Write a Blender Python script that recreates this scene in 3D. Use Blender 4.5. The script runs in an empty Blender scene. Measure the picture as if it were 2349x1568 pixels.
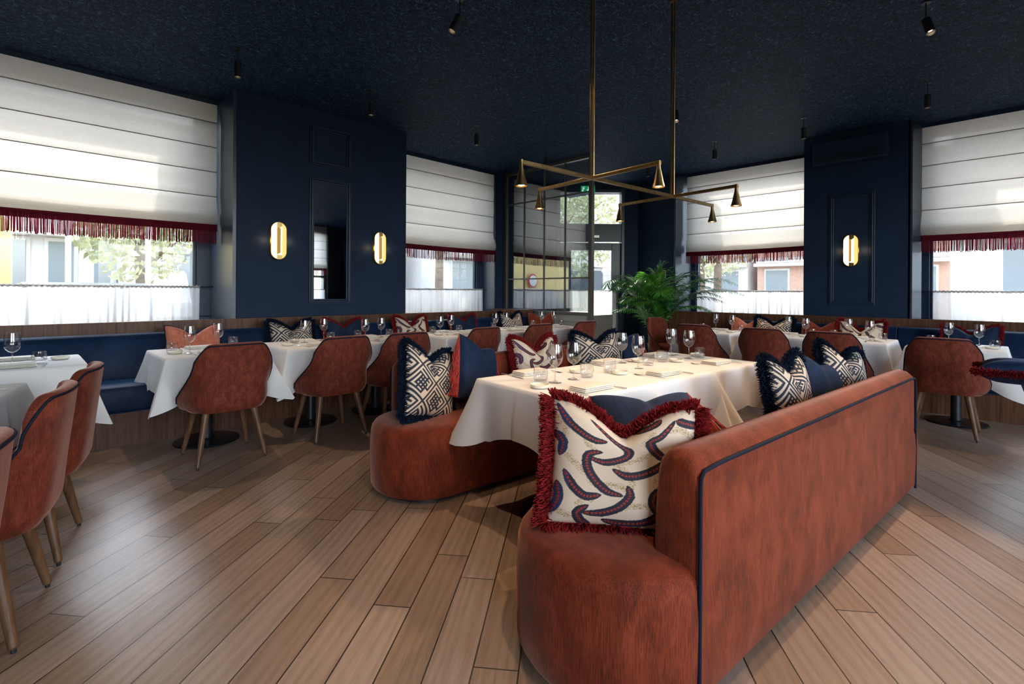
import bpy, math, random
from mathutils import Vector, Matrix
random.seed(7)
PI = math.pi; R = math.radians
C = bpy.context.scene.collection
sin, cos = math.sin, math.cos

# ------------------------------------------------------------------ helpers
class MB:
    def __init__(s): s.v = []; s.f = []
    def add(s, vs, fs):
        o = len(s.v); s.v += [tuple(p) for p in vs]; s.f += [tuple(i + o for i in f) for f in fs]; return s
    def box(s, x0, x1, y0, y1, z0, z1):
        return s.add([(x0,y0,z0),(x1,y0,z0),(x1,y1,z0),(x0,y1,z0),(x0,y0,z1),(x1,y0,z1),(x1,y1,z1),(x0,y1,z1)],
            [(0,3,2,1),(4,5,6,7),(0,1,5,4),(1,2,6,5),(2,3,7,6),(3,0,4,7)])
    def obox(s, c, ux, hx, hy, z0, z1):
        """box oriented in plan: centre c, unit direction ux, half sizes"""
        vx, vy = -ux[1], ux[0]; P = []
        for z in (z0, z1):
            for a, b in ((-1,-1),(1,-1),(1,1),(-1,1)):
                P.append((c[0]+ux[0]*hx*a+vx*hy*b, c[1]+ux[1]*hx*a+vy*hy*b, z))
        return s.add(P, [(0,3,2,1),(4,5,6,7),(0,1,5,4),(1,2,6,5),(2,3,7,6),(3,0,4,7)])
    def prism(s, poly, z0, z1):
        n = len(poly)
        vs = [(x,y,z0) for x,y in poly] + [(x,y,z1) for x,y in poly]
        return s.add(vs, [tuple(range(n))[::-1], tuple(range(n,2*n))] + [(i,(i+1)%n,n+(i+1)%n,n+i) for i in range(n)])
    def rings(s, rs, cap0=True, cap1=True, closed=True):
        n = len(rs[0]); vs = [p for r in rs for p in r]; fs = []
        for k in range(len(rs)-1):
            for i in range(n if closed else n-1):
                j = (i+1) % n; fs.append((k*n+i, k*n+j, (k+1)*n+j, (k+1)*n+i))
        if cap0: fs.append(tuple(range(n))[::-1])
        if cap1: fs.append(tuple(range((len(rs)-1)*n, len(rs)*n)))
        return s.add(vs, fs)
    def lathe(s, prof, n=24, c=(0,0,0), cap0=True, cap1=True):
        return s.rings([[(c[0]+r*cos(2*PI*i/n), c[1]+r*sin(2*PI*i/n), c[2]+z) for i in range(n)] for r, z in prof], cap0, cap1)
    def tube(s, path, r, n=8, closed=False, caps=True):
        path = [Vector(p) for p in path]; m = len(path); rs = []; up = None
        for i, p in enumerate(path):
            if closed: t = path[(i+1)%m] - path[i-1]
            else: t = path[min(i+1,m-1)] - path[max(i-1,0)]
            t = t.normalized() if t.length > 1e-9 else Vector((0,0,1))
            if up is None: up = Vector((0,0,1)) if abs(t.z) < .9 else Vector((1,0,0))
            a = t.cross(up)
            if a.length < 1e-6: a = t.cross(Vector((0,1,0)))
            a.normalize(); b = a.cross(t).normalized(); up = b
            rr = r[i] if isinstance(r, (list,tuple)) else r
            rs.append([p + a*rr*cos(2*PI*k/n) + b*rr*sin(2*PI*k/n) for k in range(n)])
        if closed: rs.append(rs[0]); caps = False
        return s.rings(rs, caps, caps)
    def grid(s, fn, nu, nv):
        vs = [fn(i/nu, j/nv) for j in range(nv+1) for i in range(nu+1)]
        return s.add(vs, [(j*(nu+1)+i, j*(nu+1)+i+1, (j+1)*(nu+1)+i+1, (j+1)*(nu+1)+i) for j in range(nv) for i in range(nu)])
    def build(s, name, mat, parent=None, loc=None, ang=35, bevel=0, segs=2):
        me = bpy.data.meshes.new(name); me.from_pydata(s.v, [], s.f); me.update()
        o = bpy.data.objects.new(name, me); C.objects.link(o)
        me.materials.append(mat)
        if ang:
            me.polygons.foreach_set('use_smooth', [True]*len(me.polygons)); me.set_sharp_from_angle(angle=R(ang))
        if bevel:
            b = o.modifiers.new('Bevel', 'BEVEL'); b.width = bevel; b.segments = segs; b.limit_method = 'ANGLE'; b.angle_limit = R(40)
        if parent: o.parent = parent
        if loc: o.location = loc
        return o

def tag(o, label=None, cat=None, group=None, kind=None):
    if label: o['label'] = label
    if cat: o['category'] = cat
    if group: o['group'] = group
    if kind: o['kind'] = kind
    return o
def thing(name, label, cat, loc=(0,0,0), rz=0, group=None, kind=None):
    o = bpy.data.objects.new(name, None); C.objects.link(o); o.empty_display_size = .05
    o.location = loc; o.rotation_euler = (0,0,rz)
    return tag(o, label, cat, group, kind)
def struct(o): o['kind'] = 'structure'; return o
KIDS = {}
def kids(o): return [c for c in bpy.data.objects if c.parent == o]
def copy_tree(o, parent=None, ks=None):
    c = o.copy(); C.objects.link(c)
    if parent: c.parent = parent
    if o.name not in KIDS: KIDS[o.name] = kids(o)
    for k in KIDS[o.name]: copy_tree(k, c)
    return c
class Proto:
    """first use places the thing itself, later uses copy the thing with its parts"""
    def __init__(s, root): s.root = root; s.used = False; s.snap = None
    def put(s, loc, rot=0, label=None, cat=None, group=None):
        if s.used: o = copy_tree(s.root)
        else: o = s.root; s.used = True
        o.location = loc; o.rotation_euler = rot if isinstance(rot, tuple) else (0,0,rot)
        for k in ('group',):
            if k in o: del o[k]
        return tag(o, label, cat, group)

# ------------------------------------------------------------------ materials
def mat(name):
    m = bpy.data.materials.new(name); m.use_nodes = True; nt = m.node_tree; nt.nodes.clear()
    out = nt.nodes.new('ShaderNodeOutputMaterial'); return m, nt, out
def N(nt, t, **kw):
    n = nt.nodes.new(t)
    for k, v in kw.items():
        if k.startswith('i_'): n.inputs[k[2:].replace('_',' ')].default_value = v
        else: setattr(n, k, v)
    return n
def col4(c): return (c[0], c[1], c[2], 1)
def pbsdf(nt, out, base, rough=.5, metal=0, **kw):
    b = nt.nodes.new('ShaderNodeBsdfPrincipled')
    b.inputs['Base Color'].default_value = col4(base); b.inputs['Roughness'].default_value = rough; b.inputs['Metallic'].default_value = metal
    for k, v in kw.items(): b.inputs[k.replace('_',' ')].default_value = v
    nt.links.new(b.outputs[0], out.inputs[0]); return b
def ramp(nt, stops):
    r = nt.nodes.new('ShaderNodeValToRGB'); e = r.color_ramp.elements
    e[0].position = stops[0][0]; e[0].color = col4(stops[0][1]); e[1].position = stops[-1][0]; e[1].color = col4(stops[-1][1])
    for p, c in stops[1:-1]: q = e.new(p); q.color = col4(c)
    return r
def coords(nt, scale=(1,1,1), kind='Object', rot=(0,0,0)):
    tc = nt.nodes.new('ShaderNodeTexCoord'); mp = nt.nodes.new('ShaderNodeMapping')
    mp.inputs['Scale'].default_value = scale; mp.inputs['Rotation'].default_value = rot
    nt.links.new(tc.outputs[kind], mp.inputs[0]); return mp
def simple(name, base, rough=.5, metal=0, var=.0, scale=20, bump=0, bscale=200, **kw):
    m, nt, out = mat(name); b = pbsdf(nt, out, base, rough, metal, **kw)
    if var:
        mp = coords(nt); n = N(nt, 'ShaderNodeTexNoise', i_Scale=scale, i_Detail=4.0); nt.links.new(mp.outputs[0], n.inputs[0])
        r = ramp(nt, [(.3, [c*(1-var) for c in base]), (.7, [min(1,c*(1+var)) for c in base])])
        nt.links.new(n.outputs[0], r.inputs[0]); nt.links.new(r.outputs[0], b.inputs['Base Color'])
    if bump:
        mp = coords(nt); n = N(nt, 'ShaderNodeTexNoise', i_Scale=bscale, i_Detail=3.0); nt.links.new(mp.outputs[0], n.inputs[0])
        bp = N(nt, 'ShaderNodeBump', i_Strength=bump, i_Distance=.004); nt.links.new(n.outputs[0], bp.inputs['Height']); nt.links.new(bp.outputs[0], b.inputs['Normal'])
    return m
def velvet(name, c0, c1, tint, sheen=.5, mot=14, rough=.75, fine=(320,320,14)):
    """chenille velvet: vertical thread streaks over a soft mottle of brushed pile"""
    m, nt, out = mat(name); b = pbsdf(nt, out, c0, rough)
    b.inputs['Sheen Weight'].default_value = sheen; b.inputs['Sheen Roughness'].default_value = .35; b.inputs['Sheen Tint'].default_value = col4(tint)
    b.inputs['Specular IOR Level'].default_value = .2
    mp = coords(nt, fine); n1 = N(nt, 'ShaderNodeTexNoise', i_Scale=1.0, i_Detail=3.0, i_Roughness=.7); nt.links.new(mp.outputs[0], n1.inputs[0])
    mp2 = coords(nt, (1,1,.55)); n2 = N(nt, 'ShaderNodeTexNoise', i_Scale=float(mot), i_Detail=5.0, i_Roughness=.65, i_Distortion=.4); nt.links.new(mp2.outputs[0], n2.inputs[0])
    mx = N(nt, 'ShaderNodeMix', data_type='FLOAT'); mx.inputs[0].default_value = .5
    nt.links.new(n1.outputs[0], mx.inputs[2]); nt.links.new(n2.outputs[0], mx.inputs[3])
    r = ramp(nt, [(.34, c1), (.5, c0), (.68, [min(1, c*1.75+.012) for c in c0])]); nt.links.new(mx.outputs[0], r.inputs[0]); nt.links.new(r.outputs[0], b.inputs['Base Color'])
    bp = N(nt, 'ShaderNodeBump', i_Strength=.35, i_Distance=.003); nt.links.new(mx.outputs[0], bp.inputs['Height']); nt.links.new(bp.outputs[0], b.inputs['Normal'])
    return m
def wood(name, dark, light, scale=(30,30,2.2), rough=.45, axis_rot=(0,0,0), bump=.1):
    m, nt, out = mat(name); b = pbsdf(nt, out, dark, rough)
    mp = coords(nt, scale, rot=axis_rot); n = N(nt, 'ShaderNodeTexNoise', i_Scale=1.0, i_Detail=6.0, i_Roughness=.6, i_Distortion=.6); nt.links.new(mp.outputs[0], n.inputs[0])
    b.inputs['Specular IOR Level'].default_value = .28
    r = ramp(nt, [(.3, dark), (.7, light)]); nt.links.new(n.outputs[0], r.inputs[0]); nt.links.new(r.outputs[0], b.inputs['Base Color'])
    bp = N(nt, 'ShaderNodeBump', i_Strength=bump, i_Distance=.002); nt.links.new(n.outputs[0], bp.inputs['Height']); nt.links.new(bp.outputs[0], b.inputs['Normal'])
    return m
def emis(name, c, st):
    m, nt, out = mat(name); e = N(nt, 'ShaderNodeEmission'); e.inputs[0].default_value = col4(c); e.inputs[1].default_value = st
    nt.links.new(e.outputs[0], out.inputs[0]); return m
def clear(name, tint, gl=.0, ior=1.5, rough=.0):
    """thin clear glass: passes light straight through, reflects by Fresnel"""
    m, nt, out = mat(name); t = N(nt, 'ShaderNodeBsdfTransparent'); t.inputs[0].default_value = col4(tint)
    g = N(nt, 'ShaderNodeBsdfGlossy'); g.inputs['Roughness'].default_value = rough
    f = N(nt, 'ShaderNodeLayerWeight', i_Blend=.5); pw = N(nt, 'ShaderNodeMath', operation='POWER'); pw.inputs[1].default_value = 4.5
    ad = N(nt, 'ShaderNodeMath', operation='MULTIPLY_ADD', use_clamp=True); ad.inputs[1].default_value = .85; ad.inputs[2].default_value = gl + ((ior-1)/(ior+1))**2
    nt.links.new(f.outputs['Facing'], pw.inputs[0]); nt.links.new(pw.outputs[0], ad.inputs[0]); mx = N(nt, 'ShaderNodeMixShader')
    nt.links.new(ad.outputs[0], mx.inputs[0]); nt.links.new(t.outputs[0], mx.inputs[1]); nt.links.new(g.outputs[0], mx.inputs[2]); nt.links.new(mx.outputs[0], out.inputs[0])
    return m
def sheer(name, c, trans, clearness, weave=900, rough=1):
    """woven translucent cloth: diffuse + translucent + a little see-through"""
    m, nt, out = mat(name)
    mp = coords(nt, (weave, weave, 14)); n = N(nt, 'ShaderNodeTexNoise', i_Scale=1.0, i_Detail=2.0); nt.links.new(mp.outputs[0], n.inputs[0])
    mp2 = coords(nt, (10, 10, weave*.8)); n2 = N(nt, 'ShaderNodeTexNoise', i_Scale=1.0, i_Detail=2.0); nt.links.new(mp2.outputs[0], n2.inputs[0])
    mm = N(nt, 'ShaderNodeMath', operation='ADD'); nt.links.new(n.outputs[0], mm.inputs[0]); nt.links.new(n2.outputs[0], mm.inputs[1])
    r = ramp(nt, [(.36, [x*.78 for x in c]), (.62, c)]); hf = N(nt, 'ShaderNodeMath', operation='MULTIPLY'); hf.inputs[1].default_value = .5
    nt.links.new(mm.outputs[0], hf.inputs[0]); nt.links.new(hf.outputs[0], r.inputs[0])
    d = N(nt, 'ShaderNodeBsdfDiffuse'); t = N(nt, 'ShaderNodeBsdfTranslucent'); tr = N(nt, 'ShaderNodeBsdfTransparent')
    nt.links.new(r.outputs[0], d.inputs[0]); nt.links.new(r.outputs[0], t.inputs[0])
    a = N(nt, 'ShaderNodeMixShader'); a.inputs[0].default_value = trans; nt.links.new(d.outputs[0], a.inputs[1]); nt.links.new(t.outputs[0], a.inputs[2])
    b = N(nt, 'ShaderNodeMixShader'); b.inputs[0].default_value = clearness; nt.links.new(a.outputs[0], b.inputs[1]); nt.links.new(tr.outputs[0], b.inputs[2])
    nt.links.new(b.outputs[0], out.inputs[0]); return m

M = {}
M['wall'] = simple('navy_wall_paint', (.011,.027,.064), .6, Specular_IOR_Level=.22, var=.12, scale=3, bump=.12, bscale=300)
M['frame'] = simple('navy_satin_woodwork', (.012,.03,.068), .35, Specular_IOR_Level=.6)
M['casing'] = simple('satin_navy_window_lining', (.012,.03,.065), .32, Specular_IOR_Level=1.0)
M['rust'] = velvet('rust_velvet', (.155,.024,.007), (.038,.006,.003), (1,.58,.46), .55, 9)
M['chairrust'] = velvet('rust_chair_velvet', (.145,.027,.013), (.05,.009,.005), (1,.6,.5), .55, 30)
M['navyv'] = velvet('navy_velvet', (.005,.017,.05), (.003,.009,.026), (.3,.5,1), .12, 8, .7)
M['bench'] = velvet('banquette_blue_velvet', (.003,.015,.048), (.0015,.008,.026), (.15,.45,1), .45, 3, .5)
M['salmon'] = velvet('salmon_velvet', (.50,.16,.10), (.35,.09,.055), (1,.6,.5), .3, 10)
M['piping'] = simple('navy_piping_cord', (.006,.011,.024), .7, Specular_IOR_Level=.15)
M['redf'] = simple('wine_red_fringe_yarn', (.22,.014,.016), .85, var=.35, scale=60, Specular_IOR_Level=.1)
M['brick'] = simple('brick_red_fringe_yarn', (.36,.03,.02), .8, var=.3, scale=60)
M['navyf'] = simple('navy_fringe_yarn', (.005,.012,.03), .85, var=.3, scale=60, Specular_IOR_Level=.1)
M['legwood'] = wood('chair_leg_walnut', (.08,.038,.02), (.19,.098,.052), (40,40,4), .35)
M['walnut'] = wood('walnut_veneer', (.05,.02,.011), (.16,.07,.036), (45,45,1.6), .4)
M['black'] = simple('black_powder_coat', (.012,.014,.018), .4)
M['ironblue'] = simple('black_cast_iron_base', (.012,.016,.022), .28, metal=.4)
M['linen'] = simple('white_table_linen', (.80,.79,.78), .8, bump=.05, bscale=500, Sheen_Weight=.1)
M['napkin'] = simple('ivory_napkin_linen', (.82,.78,.72), .85, bump=.08, bscale=400)
M['china'] = simple('ivory_china', (.80,.75,.62), .25)
M['steel'] = simple('polished_cutlery_steel', (.62,.6,.58), .16, metal=1)
M['brass'] = simple('aged_brass', (.35,.23,.10), .32, metal=1, var=.2, scale=30)
M['brightbrass'] = simple('polished_brass', (.85,.56,.22), .3, metal=1)
M['pframe'] = simple('bronze_grey_steel_frame', (.10,.10,.09), .4, metal=.3)
M['ppanel'] = simple('grey_beige_panel', (.30,.285,.26), .55)
M['glassware'] = clear('crystal_glassware', (.965,.97,.975), .05, 1.5)
M['stemglass'] = clear('solid_crystal', (.93,.94,.95), .12, 1.45)
M['pane'] = clear('window_pane_glass', (.64,.66,.675), 0, 1.45)
M['ppane'] = clear('partition_pane_glass', (.78,.82,.82), .22, 1.6)
M['mirror'] = simple('mirror_silver', (.75,.78,.8), .02, metal=1)
M['blind'] = sheer('linen_blind_cloth', (.60,.565,.51), .52, .012)
M['sheer'] = sheer('white_voile_curtain', (.76,.75,.73), .6, .17)
M['blindred'] = sheer('wine_fringe_strands', (.12,.012,.022), .3, .0)
M['lamp'] = emis('lamp_glow', (1,.62,.26), 18)
M['sconce'] = emis('sconce_glow', (1,.62,.25), 3.2)
M['sconcedim'] = emis('sconce_gold_painted_glow', (.75,.38,.10), .45)  # gold strip of the ridge: reflected lamp glow painted in as emission
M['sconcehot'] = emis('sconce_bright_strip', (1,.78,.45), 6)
def leaf_mat():
    m, nt, out = mat('palm_leaf'); b = pbsdf(nt, out, (.04,.18,.03), .36, Specular_IOR_Level=.6)
    oi = N(nt, 'ShaderNodeObjectInfo'); rp = ramp(nt, [(0, (.02,.10,.05)), (.45, (.045,.24,.035)), (1, (.20,.52,.06))]); nt.links.new(oi.outputs['Random'], rp.inputs[0]); nt.links.new(rp.outputs[0], b.inputs['Base Color'])
    t = N(nt, 'ShaderNodeBsdfTranslucent'); nt.links.new(rp.outputs[0], t.inputs[0]); mx = N(nt, 'ShaderNodeMixShader'); mx.inputs[0].default_value = .35
    nt.links.new(b.outputs[0], mx.inputs[1]); nt.links.new(t.outputs[0], mx.inputs[2]); nt.links.new(mx.outputs[0], out.inputs[0]); return m
M['leaf'] = leaf_mat()
M['stem'] = simple('palm_stem', (.14,.19,.06), .5)
M['soil'] = simple('dark_potting_soil', (.02,.014,.01), .95, var=.4, scale=60)
M['pot'] = simple('charcoal_plastic_pot', (.025,.03,.033), .45)
M['green'] = emis('exit_sign_green', (.01,.42,.16), .8)
M['signwhite'] = emis('exit_sign_white', (.85,1,.9), 1.2)
M['white'] = simple('white_print', (.85,.85,.85), .5)
M['signred'] = simple('red_fire_sign', (.55,.02,.02), .4)

def floor_mat():
    m, nt, out = mat('oak_plank_floor'); b = pbsdf(nt, out, (.3,.2,.13), .38, Specular_IOR_Level=.8)
    mp = coords(nt, (1,1,1), rot=(0,0,R(-38.6)))
    sx = N(nt, 'ShaderNodeSeparateXYZ'); nt.links.new(mp.outputs[0], sx.inputs[0])
    dv = N(nt, 'ShaderNodeMath', operation='DIVIDE'); dv.inputs[1].default_value = .152; nt.links.new(sx.outputs[1], dv.inputs[0])
    fl = N(nt, 'ShaderNodeMath', operation='FLOOR'); nt.links.new(dv.outputs[0], fl.inputs[0])
    wn = N(nt, 'ShaderNodeTexWhiteNoise', noise_dimensions='1D'); nt.links.new(fl.outputs[0], wn.inputs['W'])
    ma = N(nt, 'ShaderNodeMath', operation='MULTIPLY_ADD'); ma.inputs[1].default_value = 1.9; nt.links.new(wn.outputs[0], ma.inputs[0]); nt.links.new(sx.outputs[0], ma.inputs[2])
    cxyz = N(nt, 'ShaderNodeCombineXYZ'); nt.links.new(ma.outputs[0], cxyz.inputs[0]); nt.links.new(sx.outputs[1], cxyz.inputs[1])
    br = N(nt, 'ShaderNodeTexBrick', offset=0, offset_frequency=2, squash=1)
    br.inputs['Color1'].default_value = (0,0,0,1); br.inputs['Color2'].default_value = (1,1,1,1); br.inputs['Mortar'].default_value = (.5,.5,.5,1)
    br.inputs['Scale'].default_value = 1; br.inputs['Mortar Size'].default_value = .0028; br.inputs['Mortar Smooth'].default_value = .2
    br.inputs['Brick Width'].default_value = 1.9; br.inputs['Row Height'].default_value = .152; br.inputs['Bias'].default_value = 0
    nt.links.new(cxyz.outputs[0], br.inputs[0])
    # each plank shifts its grain
    add = N(nt, 'ShaderNodeVectorMath', operation='MULTIPLY_ADD'); add.inputs[1].default_value = (13,7,5)
    nt.links.new(br.outputs[0], add.inputs[0]); nt.links.new(cxyz.outputs[0], add.inputs[2])
    sc = N(nt, 'ShaderNodeMapping'); sc.inputs['Scale'].default_value = (7, 95, 1); nt.links.new(add.outputs[0], sc.inputs[0])
    g = N(nt, 'ShaderNodeTexNoise', i_Scale=1.0, i_Detail=7.0, i_Roughness=.7, i_Distortion=.5); nt.links.new(sc.outputs[0], g.inputs[0])
    sc2 = N(nt, 'ShaderNodeMapping'); sc2.inputs['Scale'].default_value = (1.3, 9, 1); nt.links.new(add.outputs[0], sc2.inputs[0])
    wv = N(nt, 'ShaderNodeTexWave', wave_type='RINGS', i_Scale=.8, i_Distortion=9.0, i_Detail=4.0); nt.links.new(sc2.outputs[0], wv.inputs[0])
    wm = N(nt, 'ShaderNodeMix', data_type='FLOAT'); wm.inputs[0].default_value = .20
    nt.links.new(g.outputs[0], wm.inputs[2]); nt.links.new(wv.outputs[1], wm.inputs[3])
    r = ramp(nt, [(.15, (.22,.14,.092)), (.5, (.36,.24,.165)), (.85, (.44,.31,.225))]); nt.links.new(wm.outputs[0], r.inputs[0])
    hv = N(nt, 'ShaderNodeHueSaturation'); nt.links.new(r.outputs[0], hv.inputs['Color'])
    mr = N(nt, 'ShaderNodeMapRange'); mr.inputs['To Min'].default_value = .78; mr.inputs['To Max'].default_value = 1.12
    nt.links.new(br.outputs[0], mr.inputs[0]); nt.links.new(mr.outputs[0], hv.inputs['Value'])
    ms = N(nt, 'ShaderNodeMapRange'); ms.inputs['To Min'].default_value = 1.05; ms.inputs['To Max'].default_value = .8
    nt.links.new(br.outputs[0], ms.inputs[0]); nt.links.new(ms.outputs[0], hv.inputs['Saturation'])
    mm = N(nt, 'ShaderNodeMix', data_type='RGBA'); mm.inputs[7].default_value = (.018,.011,.008,1)
    nt.links.new(br.outputs[1], mm.inputs[0]); nt.links.new(hv.outputs[0], mm.inputs[6]); nt.links.new(mm.outputs[2], b.inputs['Base Color'])
    rr = N(nt, 'ShaderNodeMapRange'); rr.inputs['To Min'].default_value = .34; rr.inputs['To Max'].default_value = .24
    nt.links.new(g.outputs[0], rr.inputs[0]); nt.links.new(rr.outputs[0], b.inputs['Roughness'])
    sb = N(nt, 'ShaderNodeMath', operation='SUBTRACT'); nt.links.new(g.outputs[0], sb.inputs[0]); nt.links.new(br.outputs[1], sb.inputs[1])
    bp = N(nt, 'ShaderNodeBump', i_Strength=.25, i_Distance=.003); nt.links.new(sb.outputs[0], bp.inputs['Height']); nt.links.new(bp.outputs[0], b.inputs['Normal'])
    return m
M['floor'] = floor_mat()
def ceil_mat():
    m, nt, out = mat('fibrous_navy_ceiling'); b = pbsdf(nt, out, (.012,.03,.07), .42)
    b.inputs['Specular IOR Level'].default_value = .12; b.inputs['Roughness'].default_value = .6
    mp = coords(nt, (1,1,1)); n = N(nt, 'ShaderNodeTexNoise', i_Scale=26.0, i_Detail=7.0, i_Roughness=.78, i_Distortion=1.8); nt.links.new(mp.outputs[0], n.inputs[0])
    n3 = N(nt, 'ShaderNodeTexNoise', i_Scale=3.0, i_Detail=3.0); nt.links.new(mp.outputs[0], n3.inputs[0])
    r = ramp(nt, [(.36, (.003,.009,.022)), (.50, (.011,.036,.09)), (.58, (.045,.12,.24)), (.70, (.28,.46,.72))]); nt.links.new(n.outputs[0], r.inputs[0]); nt.links.new(r.outputs[0], b.inputs['Base Color'])
    ad = N(nt, 'ShaderNodeMath', operation='MULTIPLY_ADD'); ad.inputs[1].default_value = .5; nt.links.new(n3.outputs[0], ad.inputs[0]); nt.links.new(n.outputs[0], ad.inputs[2])
    bp = N(nt, 'ShaderNodeBump', i_Strength=1.0, i_Distance=.03); nt.links.new(ad.outputs[0], bp.inputs['Height']); nt.links.new(bp.outputs[0], b.inputs['Normal'])
    return m
M['ceil'] = ceil_mat()

CEIL = 3.33; SILL = .90; RAIL = .96; SQ = math.sqrt(.5)

# ------------------------------------------------------------------ room shell
struct(MB().box(-4.2, 10.2, -4.2, 7.6, -.12, 0).build('floor', M['floor'], ang=0))
struct(MB().box(-4.2, 8.6, -4.2, 6.8, CEIL, CEIL+.15).build('ceiling', M['ceil'], ang=0))
w = MB()
w.box(-4.2, -1.3, 6.0, 6.75, 0, CEIL); w.box(-1.3, 1.59, 6.35, 6.75, 0, SILL); w.box(3.63, 5.87, 6.5, 6.75, 0, SILL)
w.box(1.59, 3.63, 5.63, 6.75, 0, CEIL); w.box(5.87, 7.04, 6.27, 6.75, 0, CEIL)
struct(w.build('wall_left', M['wall'], ang=0))
w = MB()
w.box(7.52, 8.5, .80, 1.93, 0, CEIL); w.box(7.52, 8.3, -4.2, -1.6, 0, CEIL); w.box(7.95, 8.3, -1.6, .80, 0, SILL); w.box(8.45, 8.6, 1.93, 4.0, 0, SILL)
w.prism([(7.52,.80),(7.80,.74),(7.80,.82),(7.52,.82)], 0, CEIL)
w.prism([(8.09,4.10),(8.55,3.98),(8.9,3.98),(8.9,5.4),(8.37,4.97)], 0, CEIL)
struct(w.build('wall_right', M['wall'], ang=0))
w = MB()   # back wall: one window seen in the mirror, two unseen openings added for daylight
w.box(-4.2, -3.2, -4.4, -4.2, 0, CEIL); w.box(.2, 1.4, -4.4, -4.2, 0, CEIL); w.box(4.4, 5.8, -4.4, -4.2, 0, CEIL); w.box(6.97, 8.3, -4.4, -4.2, 0, CEIL); w.box(-3.2, 6.97, -4.4, -4.2, 0, .6); w.box(5.8, 6.97, -4.4, -4.2, .6, .96); w.box(5.8, 6.97, -4.4, -4.2, 3.08, CEIL)
struct(w.build('wall_back', M['wall'], ang=0))
struct(MB().box(-4.4, -4.2, -4.4, 6.75, 0, CEIL).build('wall_front', M['wall'], ang=0))

# entrance wall: faces the camera across the corner
E0 = Vector((8.37, 4.97, 0)); E1 = Vector((7.04, 6.30, 0)); ed = (E1-E0).normalized(); en = Vector((-SQ,-SQ,0)); EL = (E1-E0).length
def on_e(t, off=0): p = E0 + ed*t + en*off; return (p.x, p.y)
def ebox(mb, t0, t1, z0, z1, d0, d1):
    mb.prism([on_e(t0,d0), on_e(t1,d0), on_e(t1,d1), on_e(t0,d1)], z0, z1)
# camera X along the wall: X = 2.40 - t ; door glass X 1.15..1.92, transom X .87..2.12
w = MB()
ebox(w, -.05, .26, 0, CEIL, -.25, 0); ebox(w, 1.55, EL+.05, 0, CEIL, -.25, 0); ebox(w, .26, 1.55, 3.22, CEIL, -.25, 0)
struct(w.build('wall_entrance', M['wall'], ang=0))
d = MB()
ebox(d, .26, .32, 0, 3.22, -.2, .03); ebox(d, 1.49, 1.55, 0, 3.22, -.2, .03); ebox(d, .32, 1.49, 3.16, 3.22, -.2, .03); ebox(d, .32, 1.49, 2.22, 2.56, -.2, .03)
door = struct(d.build('door_1', M['frame'], ang=0, bevel=.006))
d = MB(); ebox(d, .32, .49, .02, 2.2, -.12, -.04); ebox(d, 1.27, 1.49, .02, 2.2, -.12, -.04); ebox(d, .49, 1.27, 2.06, 2.2, -.12, -.04); ebox(d, .49, 1.27, .02, .3, -.12, -.04)
leafd = d.build('door_leaf', M['frame'], door, ang=0, bevel=.005)
d = MB(); ebox(d, .49, 1.27, .3, 2.06, -.085, -.075); d.build('door_glass', M['pane'], leafd, ang=0)
d = MB(); ebox(d, .32, 1.49, 2.56, 3.16, -.085, -.075); d.build('transom_glass', M['pane'], door, ang=0)
p = on_e(1.36, .02); q = on_e(1.36, .07); MB().tube([(p[0],p[1],.95),(q[0],q[1],.95),(q[0],q[1],1.25),(p[0],p[1],1.25)], .012).build('door_handle', M['brass'], leafd)
d = MB(); ebox(d, .75, .95, 2.28, 2.34, .03, .09); d.build('door_closer', M['steel'], door, ang=0, bevel=.008)

# walnut rails with ledges below the windows
t = MB().box(-3.4, 6.06, 5.55, 5.60, 0, RAIL); t.box(-1.3, 1.59, 5.60, 6.6, SILL-.03, SILL); t.box(3.63, 5.87, 5.60, 6.6, SILL-.03, SILL); t.box(1.55,3.68,5.59,5.64,RAIL-.03,RAIL); t.box(5.8,6.06,5.6,6.28,RAIL-.03,RAIL)
struct(t.build('trim_1', M['walnut'], ang=0))
t = MB().box(7.45, 7.50, -4.19, 4.1, 0, RAIL); t.box(7.49, 8.0, -1.6, .80, SILL-.03, SILL); t.box(7.49, 8.5, 1.93, 4.02, SILL-.03, SILL); t.box(7.49,7.53,.78,1.95,RAIL-.03,RAIL)
struct(t.build('trim_2', M['walnut'], ang=0))

def to_right(o, x):            # turns something built for the left wall (facing -y) to face -x at plane x
    o.rotation_euler = (0,0,-PI/2)

def window(idx, along, plane, a0, a1, jambs):
    """frame + pane; along 'x' (left wall) or 'y' (right wall)"""
    def bx(mb, s0, s1, d0, d1, z0, z1):
        if along == 'x': mb.box(s0, s1, plane+d0, plane+d1, z0, z1)
        else: mb.box(plane+d0, plane+d1, s0, s1, z0, z1)
    f = MB(); bx(f, a0, a1, 0, .1, CEIL-.12, CEIL-.005); bx(f, a0, a1, 0, .1, SILL, SILL+.05)
    bx(f, a0, a0+jambs[0], 0, .1, SILL+.05, CEIL-.12); bx(f, a1-jambs[1], a1, 0, .1, SILL+.05, CEIL-.12)
    for j0, j1 in ((a0+jambs[0], a0+jambs[0]+.03), (a1-jambs[1]-.03, a1-jambs[1])): bx(f, j0, j1, .02, .07, SILL+.05, CEIL-.12)
    fr = struct(f.build('window_%d' % idx, M['frame'], ang=0, bevel=.006))
    g = MB(); bx(g, a0+jambs[0], a1-jambs[1], .055, .063, SILL+.05, CEIL-.12); g.build('window_pane', M['pane'], fr, ang=0)
    return fr
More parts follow.
